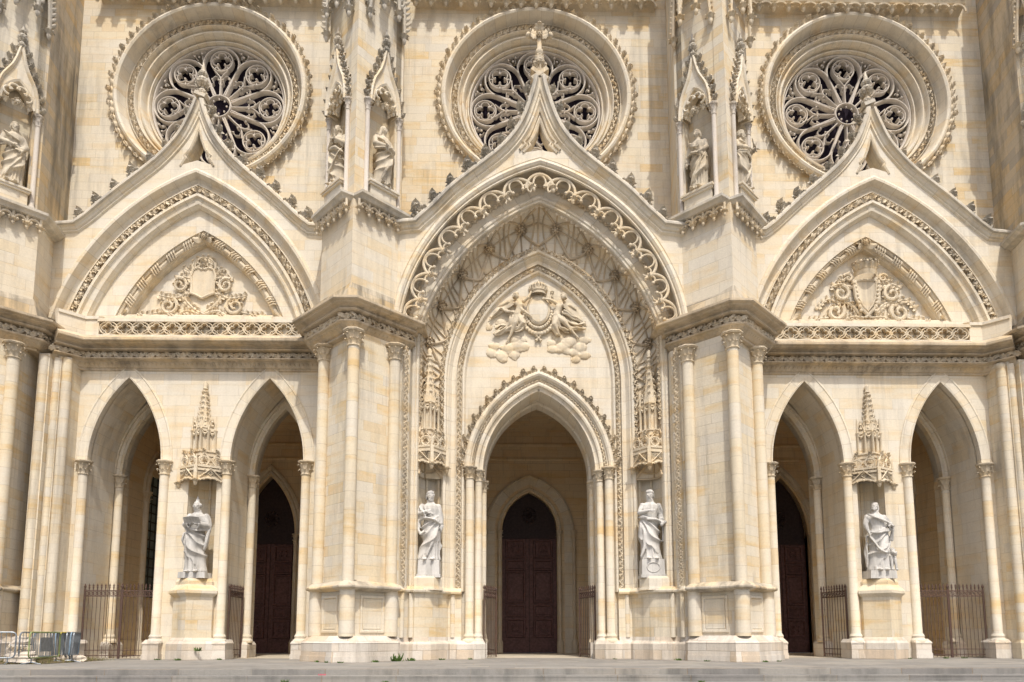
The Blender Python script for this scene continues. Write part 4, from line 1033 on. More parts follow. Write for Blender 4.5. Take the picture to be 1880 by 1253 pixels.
# ------------------------------------------------------------------ tall niche canopies over the four lower statues
def spire_canopy(sx, cx, cy, z0, hw, prow, rot, parent, tip, mat='carved'):
    """prow-fronted canopy: cusped skirt, pierced parapet, lantern stage and crocketed spirelet. z0 = bottom of skirt"""
    t = MB()
    pl = lambda k, d=0.: [(-hw * k, .3), (-hw * k, -.02 - d), (-hw * .52 * k, -prow * .45 * k - d), (0, -prow * k - d), (hw * .52 * k, -prow * .45 * k - d), (hw * k, -.02 - d), (hw * k, .3)]
    P = [(-hw, .0), (0, -prow), (hw, .0)]
    tri = lambda k: [(-hw * k, .3), (-hw * k, 0.), (0, -prow * k), (hw * k, 0.), (hw * k, .3)]
    H = (tip - z0)
    za, zb, zc, zd, ze, zf, zg = (z0 + H * q for q in (.16, .19, .265, .33, .375, .53, .63))
    t.prism(tri(1.0), z0 + .42, za); t.prism(tri(1.07), za - .06, za + .02); t.prism(tri(1.0), za, zb); t.prism(tri(1.08), zb - .05, zb + .03)
    # skirt: one gabled cusped arch per face
    for s_ in (-1, 1):
        p0, p1 = np.array((-hw * s_ if s_ < 0 else 0, 0.)), None
        e0, e1 = (np.array((-hw, 0.)), np.array((0., -prow))) if s_ < 0 else (np.array((0., -prow)), np.array((hw, 0.)))
        d = e1 - e0; L_ = np.hypot(*d); dn = d / L_; o_ = np.array((dn[1], -dn[0]))
        pt = lambda u, z, o=0.: (e0[0] + d[0] * u + o_[0] * o, e0[1] + d[1] * u + o_[1] * o, z)
        n = 10; top = [pt(u, z0 + .75, .0) for u in np.linspace(0, 1, n + 1)]
        low = [pt(u, z0 + .13 + .20 * math.sin(PI * u) ** .6, .0) for u in np.linspace(0, 1, n + 1)]
        t.add(low + top, [(i, i + 1, n + 1 + i + 1, n + 1 + i) for i in range(n)])
        t.tube([pt(u, z0 + .14 + .20 * math.sin(PI * u) ** .6, .03) for u in np.linspace(.04, .96, 11)], .035, 5)
        for u in (.27, .5, .73): t.ball(pt(u, z0 + .12 + .20 * math.sin(PI * u) ** .6, .03), .05, 6, 4)
        t.tube([pt(.14, z0 + .36, .04), pt(.5, z0 + .70, .05), pt(.86, z0 + .36, .04)], .026, 5)
        for u in (.3, .7): t.stamp(BOSS, pt(u, z0 + .62, .03), (dn[0], dn[1], 0), (0, 0, 1), (o_[0], o_[1], 0), .05)
        for k in range(4):
            a = k * PI / 2; c0 = pt(.5, z0 + .52, .02); t.tube([(c0[0] + dn[0] * (.045 * math.cos(a) + .04 * math.cos(q)), c0[1] + dn[1] * (.045 * math.cos(a) + .04 * math.cos(q)), c0[2] + .045 * math.sin(a) + .04 * math.sin(q)) for q in np.linspace(a - 2, a + 2, 6)], .012, 4)
        # band of little leaves, pierced parapet above
        for u in np.linspace(.06, .94, 8): t.stamp(LEAFLET, pt(u, za + .04, .0), (dn[0], dn[1], 0), (0, 0, 1), (o_[0], o_[1], 0), (.1, .12, .1))
        for u in (.27, .73):
            c0 = np.array(pt(u, zb + .2, -.02)); dn3 = np.array((dn[0], dn[1], 0))
            t.tube([c0 + dn3 * .17 * math.cos(a) + np.array((0, 0, .17 * math.sin(a))) for a in np.linspace(0, 2 * PI, 13)[:-1]], .032, 5, closed=True)
            for k in range(3): a = PI / 2 + k * 2 * PI / 3; t.tube([c0 + dn3 * (.08 * math.cos(a) + .06 * math.cos(a + q)) + np.array((0, 0, .08 * math.sin(a) + .06 * math.sin(a + q))) for q in np.linspace(-2, 2, 6)], .02, 4)
            t.tube([c0 + dn3 * -.2 + np.array((0, 0, .06)), c0 + np.array((0, 0, .32)), c0 + dn3 * .2 + np.array((0, 0, .06))], .03, 5)
            t.stamp(CROCKET, tuple(c0 + np.array((0, 0, .3))), (dn[0], dn[1], 0), (0, 0, 1), (o_[0], o_[1], 0), .2)
    for px, py in P:
        t.stamp(PEND, (px, py, z0 + .12), (1, 0, 0), (0, 1, 0), (0, 0, 1), .26); t.box(px - .06, px + .06, py - .06, py + .06, z0 + .2, zb)
        t.tube([(px, py, zb), (px, py, zc + .12)], [.05, .015], 5)
    # lantern stage
    k1, k2 = .60, .52
    t.prism(tri(k1), zb, zc + .1); t.prism(tri(k1 * 1.12), zc + .1, zc + .16); t.prism(tri(k1 * .95), zc + .16, zd); t.prism(tri(k1 * 1.1), zd, zd + .06)
    for s_ in (-1, 1):
        e0, e1 = (np.array((-hw * k1, 0.)), np.array((0., -prow * k1))) if s_ < 0 else (np.array((0., -prow * k1)), np.array((hw * k1, 0.)))
        c0 = (e0 + e1) / 2; d = (e1 - e0); o_ = np.array((d[1], -d[0])) / np.hypot(*d)
        t.obox((c0[0] + o_[0] * .01, c0[1] + o_[1] * .01, zc - .06), (d[0] * .3, d[1] * .3, 0), (o_[0] * .02, o_[1] * .02, 0), (0, 0, .03))
    t.prism(tri(k2 * .72), zd, zf); lp = [(-hw * k2, .05), (-hw * k2 * .98, -.05), (0, -prow * k2), (hw * k2 * .98, -.05)]
    for px, py in ((-hw * k2, -.02), (-hw * k2 * .5, -prow * k2 * .5), (0, -prow * k2), (hw * k2 * .5, -prow * k2 * .5), (hw * k2, -.02)):
        t.lathe(px, py, [(.05, zd), (.05, zf), (.075, zf + .03)], 6); t.tube([(px, py, zf), (px, py, zf + .62)], [.045, .012], 5)
    t.prism(tri(k2 * 1.05), zf - .02, zf + .1)
    for s_ in (-1, 1):
        e0, e1 = (np.array((-hw * k2, 0.)), np.array((0., -prow * k2))) if s_ < 0 else (np.array((0., -prow * k2)), np.array((hw * k2, 0.)))
        pt = lambda u, z: (e0[0] + (e1[0] - e0[0]) * u, e0[1] + (e1[1] - e0[1]) * u, z)
        for a_, b_ in ((0, .5), (.5, 1)):
            t.tube([pt(a_, zf + .02), pt((a_ + b_) / 2, zf - .18), pt(b_, zf + .02)], .035, 5); t.tube([pt(a_, zf + .1), pt((a_ + b_) / 2, zf + .52), pt(b_, zf + .1)], .03, 5)
            t.ball(pt((a_ + b_) / 2, zf + .2), .06, 6, 4); t.ball(pt((a_ + b_) / 2, zf - .12), .05, 6, 4); t.ball(pt((a_ + b_) / 2, zf + .36), .05, 6, 4)
    # spirelet
    oc = lambda r: [(r * math.cos(q * PI / 3 + PI / 6), -prow * .15 + r * math.sin(q * PI / 3 + PI / 6)) for q in range(6)]
    t.prism(oc(.24), zf + .1, tip - .3, top=oc(.05)); t.lathe(0, -prow * .15, [(.05, tip - .35), (.1, tip - .3), (.07, tip - .24), (.1, tip - .1), (.03, tip)], 8)
    nr = 6
    for j in range(nr):
        f = (j + .6) / nr; z = zf + .3 + (tip - .4 - zf - .3) * f; r = .24 + (.05 - .24) * (z - zf - .1) / (tip - .4 - zf)
        for q in range(6):
            a = q * PI / 3 + PI / 6; d = (math.cos(a), math.sin(a), 0)
            t.stamp(CURL, (d[0] * r, -prow * .15 + d[1] * r, z), (-d[1], d[0], 0), (d[0] * .8, d[1] * .8, .6), (-d[0] * .6, -d[1] * .6, .8), .13)
    b = MB(sx); ca, sa = math.cos(rot), math.sin(rot)
    b.stamp((np.concatenate(t.v), t.f), (cx, cy, 0), (ca, sa, 0), (-sa, ca, 0), (0, 0, 1))
    return part(b, 'niche_canopy', mat, parent, 45)
for sx in (1, -1):
    spire_canopy(sx, 12.84, .0, 6.42, .86, .55, 0., CATH, 10.6)
    spire_canopy(sx, 4.22, -.55, 6.95, .74, .5, R(-22), CATH, 11.75)

# ------------------------------------------------------------------ inside the porches
b = MB()
YB = 9.0
doors = [(-13.25, 1.30, 6.0, 9.0), (0., 1.40, 6.2, 8.2), (13.05, 1.30, 6.0, 9.0)]
holes = []
outer = [(-18, 0.)]
for x, hw, zs, za in doors: outer += half_arch(hw, za - zs, zs, x, 0.)
outer += [(18, 0.), (18, 12.5), (-18, 12.5)]
b.plate(outer, [], YB, YB + .8)
for z, o in ((9.96, .06), (10.72, .12)): b.plan([(-18, YB), (18, YB)], [(0, z - .12), (o, z - .06), (o, z + .0), (0, z + .08)])
back = part(b, 'porch_back_wall', 'ashlar_inner_lifted')
b = MB(); b.box(-18, 18, 2.4, 9.2, 11.4, 11.7); b.box(-2.6, 2.6, 1.1, 3, 10.9, 11.2); part(b, 'porch_ceiling', 'ashlar_inner_lifted')
for sx in (1, -1):
    b = MB(sx); b.box(8.0, 8.6, 1.0, 9.0, 0, 11.5); b.box(4.2, 8.1, 1.2, 2.2, 0, 11.5); part(b, 'porch_partition', 'ashlar_inner_lifted')
    b = MB(sx)
    for y0, y1, z0, z1 in ((2.5, 5.0, 2.6, 11.5), (6.6, 9.0, 2.6, 11.5), (5.0, 6.6, 8.2, 11.5)): b.box(17.45, 18.0, y0, y1, z0, z1)
    b.box(17.40, 18.0, 2.5, 9.0, 0, .7); b.box(17.46, 18.0, 2.5, 9.0, .7, 2.6)
    sw = part(b, 'porch_side_wall', 'ashlar_inner_lifted')
    b = MB(sx); 
    for y in (4.86, 6.74): b.lathe(17.38, y, [(.2, 0), (.2, .6), (.13, .7), (.13, 6.8)], 12); capital(b, 17.38, y, 6.8, 7.3, .13, n=7)
    a_ = half_arch(.9, 1.75, 7.3, 5.8, None, 12)
    b.tube([(17.40, y, z) for y, z in a_], .13, 8); b.tube([(17.44, 5.8 + (y - 5.8) * 1.2, 7.3 + (z - 7.3) * 1.2) for y, z in a_], .09, 8)
    part(b, 'window_surround', 'carved', sw, 45)
    b = MB(sx); b.box(17.62, 17.66, 4.95, 6.65, 2.6, 8.3); part(b, 'window_pane', 'glass_leaded', sw)
    b = MB(sx)
    for k in range(13): b.box(17.58, 17.63, 4.95, 6.65, 2.7 + k * .42, 2.75 + k * .42)
    for y in (5.36, 5.8, 6.24): b.box(17.59, 17.62, y - .015, y + .015, 2.6, 8.2)
    part(b, 'window_lattice', 'lead', sw)
for i, (x, hw, zs, za) in enumerate(doors):
    cen = i == 1
    P = half_arch(hw, za - zs, zs, x, 0.)
    b = MB()
    w = .85 if cen else .42
    prof = [(-w - .05, .0), (-w - .03, -.12), (-w + .06, -.16), (-w + .1, -.06), (-w * .6, -.02), (-.25, .02), (-.2, -.05), (-.12, -.05), (-.08, .05), (0, .12), (0, .5)]
    Pa = half_arch(hw, za - zs, zs, x, None)
    b.sweep(Pa, prof, YB)
    b.sweep([P[0], Pa[0]], prof, YB); b.sweep([Pa[-1], P[-1]], prof, YB)
    sur = part(b, 'doorway', 'ashlar_band', None, 30)
    b = MB()
    for s_ in (-1, 1):
        for d in ((.12, w + .0) if cen else (.1, w - .02)):
            cx_ = x + s_ * (hw + d); b.lathe(cx_, YB - .12, [(.17, 0), (.17, .55), (.12, .65), (.095, .7), (.095, zs - .5)], 10); capital(b, cx_, YB - .12, zs - .5, zs, .095, n=6)
    part(b, 'colonnette', 'carved', sur, 45)
    # two leaves under a solid timber tympanum
    zl = zs - .35 if cen else zs - .45
    b = MB(); b.plate([(x - hw, zl)] + Pa + [(x + hw, zl)], [], YB + .42, YB + .5); b.box(x - hw, x + hw, YB + .34, YB + .46, zl, zl + .32)
    b.box(x - hw, x + hw, YB + .46, YB + .52, .01, zl + .1)
    for k in range(10):
        a = 2 * PI * k / 10; b.ball((x + .3 * math.cos(a), YB + .4, zs + .85 + .35 * math.sin(a)), (.09, .05, .09), 6, 4)
    b.stamp(BOSS, (x, YB + .4, zs + .85), (1, 0, 0), (0, 0, 1), (0, -1, 0), .22)
    door = part(b, 'door', 'door_dark', None, 45)
    for s_ in (-1, 1):
        b = MB(); x0, x1 = (x - hw, x - .015) if s_ < 0 else (x + .015, x + hw)
        b.box(x0, x1, YB + .40, YB + .5, .02, zl)
        cxm = (x0 + x1) / 2; pw = (x1 - x0) * .32
        H = zl
        for f0, f1, kind in ((.14, .285, 'cross'), (.32, .405, 'grille'), (.44, .70, 'panel'), (.725, .80, 'grille'), (.835, .975, 'cross')):
            z0, z1 = .02 + H * f0, .02 + H * f1
            lo = [(cxm - pw, z0), (cxm - pw, z1), (cxm + pw, z1), (cxm + pw, z0)]
            b.sweep(lo, [(-.07, .0), (-.04, -.08), (.02, -.08), (.05, -.02), (.09, .03)], YB + .40, closed=True)
            if kind == 'grille':
                for q in range(9): xx = cxm - pw * .85 + pw * 1.7 * q / 8; b.box(xx - .018, xx + .018, YB + .37, YB + .41, z0 + .06, z1 - .06)
            elif kind == 'panel':
                for q in range(9):
                    zz = z0 + .14 + (z1 - z0 - .28) * q / 8
                    for s2 in (-1, 1): b.add([(cxm + s2 * pw * .86, YB + .39, zz - .05), (cxm + s2 * pw * .86, YB + .39, zz + .05), (cxm + s2 * pw * .62, YB + .37, zz)], [(0, 1, 2)])
                b.box(cxm - pw * .6, cxm + pw * .6, YB + .385, YB + .41, z0 + .16, z1 - .16)
            else:
                zc_ = (z0 + z1) / 2
                for k in range(4):
                    a = k * PI / 2 + PI / 4; b.tube([(cxm + pw * .34 * math.cos(a) + pw * .3 * math.cos(q), YB + .39, zc_ + pw * .34 * math.sin(a) + pw * .3 * math.sin(q)) for q in np.linspace(a - 2.2, a + 2.2, 9)], .022, 5)
                    b.ball((cxm + pw * .4 * math.cos(a), YB + .39, zc_ + pw * .4 * math.sin(a)), .07, 6, 4)
        b.ball((cxm + (-s_) * (x1 - x0) * .42, YB + .36, 1.25), .05, 8, 5)
        part(b, 'door_leaf', 'door_wood', door, 40)
# ------------------------------------------------------------------ carved figures
def fused(b, name, mat, voxel, parent=None, smooth_it=2, sx=1):
    """join overlapping pieces into one continuous carved surface"""
    me = b.mesh(name); o = bpy.data.objects.new(name, me); C.objects.link(o)
    md = o.modifiers.new('r', 'REMESH'); md.mode = 'VOXEL'; md.voxel_size = voxel; md.use_smooth_shade = True
    if smooth_it: ms = o.modifiers.new('s', 'SMOOTH'); ms.iterations = smooth_it; ms.factor = .5
    dg = bpy.context.evaluated_depsgraph_get(); m2 = bpy.data.meshes.new_from_object(o.evaluated_get(dg))
    bpy.data.objects.remove(o); bpy.data.meshes.remove(me)
    m2.name = name; m2.materials.clear(); m2.materials.append(MATS[mat]); m2.shade_smooth()
    o = bpy.data.objects.new(name, m2); C.objects.link(o)
    if parent: o.parent = parent
    return o
def head_pieces(b, c, h, yaw=0., tilt=0., nod=0., beard=1., hair='curly', seed=0, long=0.):
    """h = head height; c = centre of the skull; the figure looks to -Y"""
    rg = random.Random(seed); M = Matrix.Rotation(yaw, 3, 'Z') @ Matrix.Rotation(nod, 3, 'X') @ Matrix.Rotation(tilt, 3, 'Y')
    P = lambda x, y, z: tuple(np.array(c) + np.array(M @ Vector((x, y, z))) * h)
    B = lambda p, r: b.ball(P(*p), tuple(q * h for q in r), 12, 8)
    B((0, .02, .06), (.34, .42, .44)); B((0, -.12, -.16), (.27, .29, .34)); B((0, -.2, -.38), (.15, .14, .12))
    b.tube([P(0, -.38, .1), P(0, -.47, -.06), P(0, -.44, -.14)], [.05 * h, .075 * h, .07 * h], 6)
    for s_ in (-1, 1):
        B((s_ * .15, -.33, .1), (.14, .07, .045)); B((s_ * .15, -.345, .02), (.07, .05, .045)); B((s_ * .19, -.29, -.12), (.1, .1, .1)); B((s_ * .34, .02, 0.), (.05, .1, .13))
    B((0, -.39, -.235), (.11, .05, .03)); B((0, -.37, -.29), (.09, .05, .03))
    if hair == 'curly':
        for k in range(34):
            a = rg.uniform(0, 2 * PI); e = rg.uniform(.05, 1.2); d = (math.cos(a) * math.cos(e), math.sin(a) * math.cos(e), math.sin(e))
            if d[1] < -.55 and e < .75: continue
            B((d[0] * .36, d[1] * .42 + .04, d[2] * .42 + .1), (.12, .12, .11))
    if hair in ('long', 'curly'):
        for k in range(16 if hair == 'long' else 8):
            a = R(20) + (R(140)) * k / (15 if hair == 'long' else 7); x, y = .38 * math.cos(a), .1 + .36 * math.sin(a)
            b.tube([P(x * .8, y * .9, .35), P(x, y, .05), P(x * 1.05, y * 1.02, -.3), P(x * .95 + .03, y * 1.05, -.3 - long)], [.09 * h, .11 * h, .1 * h, .06 * h], 6)
        B((0, .05, .3), (.37, .42, .24))
    if hair == 'bald': 
        for k in range(12): a = R(-20) + R(220) * k / 11; B((.37 * math.cos(a), .06 + .38 * math.sin(a), -.02 + rg.uniform(-.1, .1)), (.1, .1, .14))
    if hair == 'veil': B((0, .09, .1), (.42, .44, .48)); b.tube([P(-.34, .1, .1), P(-.42, .1, -.5), P(-.5, .15, -.9)], [.14 * h, .18 * h, .2 * h], 8); b.tube([P(.34, .1, .1), P(.42, .1, -.5), P(.5, .15, -.9)], [.14 * h, .18 * h, .2 * h], 8)
    if beard:
        for k in range(11):
            q = (k - 5) / 5; b.tube([P(q * .26, -.24 + abs(q) * .2, -.2 + abs(q) * .16), P(q * .22, -.36 + abs(q) * .12, -.42), P(q * .12 + .02 * math.sin(k), -.34, -.5 - .26 * beard * (1 - .5 * abs(q)))], [.07 * h, .09 * h, .04 * h], 6)
        for s_ in (-1, 1): b.tube([P(0, -.42, -.2), P(s_ * .12, -.4, -.24), P(s_ * .2, -.34, -.36)], [.04 * h, .05 * h, .03 * h], 5)
def hand_pieces(b, w, d, up, s, curl=.6, thumb=1):
    """w = wrist, d = pointing direction, up = back of the hand; five fingers that bend towards the palm"""
    d = np.array(d, float); d /= np.linalg.norm(d); up = np.array(up, float); up -= d * np.dot(up, d); up /= np.linalg.norm(up); sd = np.cross(d, up); w = np.array(w, float)
    c = w + d * s * .42
    b.obox(c, tuple(d * s * .36), tuple(sd * s * .34), tuple(up * s * .12)); b.tube([tuple(w - d * s * .2), tuple(w + d * s * .2)], [s * .24, s * .28], 8)
    for k, (o, L_) in enumerate(((-.27, .75), (-.09, .88), (.09, .84), (.26, .66))):
        p = c + d * s * .34 + sd * s * o; q1 = p + (d - up * curl * .5) * s * L_ * .5; q2 = q1 + (d * (1 - curl * .9) - up * curl) * s * L_ * .38
        b.tube([tuple(p - d * s * .1), tuple(q1), tuple(q2)], [s * .1, s * .09, s * .07], 6)
    p = c - d * s * .15 + sd * s * .34 * thumb; b.tube([tuple(p), tuple(p + (d * .5 + sd * thumb * .6 - up * .2) * s * .4), tuple(p + (d * .95 + sd * thumb * .55 - up * .4) * s * .6)], [s * .13, s * .11, s * .08], 6)
def robed(b, H, seed, sway=.025, knee=1, wide=1., swag=1., lean=0.):
    """draped standing body from hem to shoulders: pleated tunic under a mantle gathered at one hip"""
    rg = random.Random(seed); ph = [rg.uniform(0, 6.28) for _ in range(8)]
    S = [(0., .150, .120), (.02, .152, .122), (.08, .138, .114), (.2, .126, .104), (.33, .124, .104), (.45, .126, .104), (.54, .120, .098), (.60, .106, .09), (.66, .112, .095), (.73, .128, .10), (.775, .126, .09), (.80, .100, .075), (.82, .066, .056), (.84, .05, .05), (.87, .045, .048)]
    Z = np.linspace(0, .87, 120); A = np.linspace(0, 2 * PI, 121)[:-1]
    rx = np.interp(Z, [s[0] for s in S], [s[1] for s in S]); ry = np.interp(Z, [s[0] for s in S], [s[2] for s in S])
    cx = sway * np.sin(Z * PI * 1.15) * knee + lean * (Z - .4)
    ridge = lambda q: 1 - 1.6 * np.abs(np.sin(q)) ** .8
    ss = lambda q: np.clip(q, 0, 1) ** 2 * (3 - 2 * np.clip(q, 0, 1))
    V = []
    for i, z in enumerate(Z):
        x = np.cos(A) * rx[i]; fr = np.clip(-np.sin(A), -.3, 1)
        pl = ridge(8 * A + 1.6 * np.sin(2 * A + ph[0]) + 1.2 * z * knee + ph[1]) * .6 + ridge(14 * A + ph[2] + 2 * np.sin(3 * A)) * .4
        low = np.clip((.66 - z) / .5, 0, 1)
        zt = .60 + .55 * knee * x; zb = .15 + 1.1 * knee * x * (fr > -.2) + .015 * np.sin(9 * A + ph[3])
        man = ss((zt - z) / .02) * ss((z - zb) / .018)
        hx, hz = .115 * knee, .60
        phi = np.arctan2(z - hz, (x - hx) * knee + 1e-3); rad = np.hypot(z - hz, x - hx)
        fan = ridge(7.5 * phi + 5 * rad + ph[4] + .6 * np.sin(17 * rad)) * np.clip(rad / .12, .25, 1)
        ch = ridge(6 * A + ph[5] + 9 * z * knee) * math.exp(-((z - .70) / .07) ** 2)
        d = (1 - man) * low * .022 * pl + man * (.016 + .024 * fan * swag) + .007 * ch
        kn = .035 * math.exp(-((z - .31) / .11) ** 2) * np.clip(np.cos(A - PI * 1.5 - .45 * knee), 0, 1) ** 2
        V += [(H * (cx[i] + np.cos(a) * (rx[i] * wide + dd)), H * np.sin(a) * (ry[i] * wide + dd + k2), H * z) for a, dd, k2 in zip(A, d, kn)]
    n = len(A); F = [(i * n + k, i * n + (k + 1) % n, (i + 1) * n + (k + 1) % n, (i + 1) * n + k) for i in range(len(Z) - 1) for k in range(n)]
    F += [tuple(range(n))[::-1], tuple(range((len(Z) - 1) * n, len(Z) * n))]
    b.add(V, F)
    for s_ in (-1, 1):                                      # feet under the hem
        b.ball((H * (s_ * .055 + cx[0]), -H * .125, H * .012), (H * .03, H * .06, H * .02), 8, 6)
        for t in range(4): b.ball((H * (s_ * .055 + cx[0] + (t - 1.5) * .013), -H * (.178 - .004 * t), H * .009), (H * .008, H * .014, H * .009), 6, 4)
    return lambda z: H * float(np.interp(z, Z, cx))
def arm(b, H, sh, el, wr, sleeve=1., hd=None, up=(0, 0, 1), curl=.6, thumb=1, bare=False):
    f = np.array((.88, 1., .985)); sh, el, wr = (np.array(p, float) * q for p, q in ((sh, H * f), (el, H * np.array((.9, 1, 1))), (wr, H))); k = H
    r = (.038, .036, .028, .02) if bare else (.042, .042 * sleeve, .036 * sleeve, .030 * sleeve)
    b.tube([tuple(sh), tuple(sh * .45 + el * .55 + np.array((0, 0, .008 * H))), tuple(el), tuple(el * .55 + wr * .45), tuple(el * .25 + wr * .75)], [k * r[0], k * r[0], k * r[1], k * r[2], k * r[3]], 10)
    b.tube([tuple(el), tuple(wr)], [k * .028, k * .018], 8); b.ball(tuple(el), k * (.033 if bare else .04), 8, 6); b.ball(tuple(sh), k * .044, 8, 6)
    if not bare:
        sd = np.cross(wr - el, (0, 0, 1.)); sd /= np.linalg.norm(sd) + 1e-9
        for t in (.1, .3, .5, .7, .88):                      # loops of sleeve hanging under the forearm
            p = el * (1 - t) + wr * t; b.tube([tuple(p + sd * k * .034), tuple(p + np.array((0, 0, -k * (.05 + .02 * math.sin(9 * t))))), tuple(p - sd * k * .034)], k * .013, 6)
        for t in (.3, .55, .8):
            p = sh * (1 - t) + el * t; b.ball(tuple(p), (k * .046, k * .046, k * .016), 8, 5)
    dd = hd if hd is not None else (wr - el)
    hand_pieces(b, wr, dd, up, k * .055, curl, thumb)
def roll(b, pts, r, H, n=3, seed=0):
    rg = random.Random(seed); P = resample([np.array(p) * H for p in pts], .05 * H)
    for j in range(n):
        o = np.array([rg.uniform(-1, 1) for _ in range(3)]) * r * H * .6
        b.tube([tuple(p + o * (.6 + .4 * math.sin(i * .9 + j * 2)) + np.array((0, -.25 * r * H * math.sin(i * .7 + j), 0))) for i, p in enumerate(P)], [r * H * .34 * (1 + .2 * math.sin(i * 1.3 + j)) * (1 - .5 * abs(2 * i / max(1, len(P) - 1) - 1) ** 3) for i in range(len(P))], 6)
def finish(root, b, mat, H, voxel=None, name='figure'):
    return fused(b, name, mat, voxel or H / 135, root, 1)
def block(root, w, d, h, mat, sunk=None, base=True):
    b = MB(); b.prism([(-w, -d), (w, -d), (w, d), (-w, d)], -h, -.0, top=[(-w * .96, -d * .96), (w * .96, -d * .96), (w * .96, d * .96), (-w * .96, d * .96)])
    if base: b.prism([(-w * 1.08, -d * 1.1), (w * 1.08, -d * 1.1), (w * 1.08, d * 1.1), (-w * 1.08, d * 1.1)], -h - .08, -h + .04)
    if sunk: b.tube([(sunk * w * .55 * math.cos(a), -d * 1.0, -h * .5 + h * .3 * math.sin(a)) for a in np.linspace(0, 2 * PI, 21)[:-1]], .022, 5, closed=True)
    return b.build('block', mat, root)

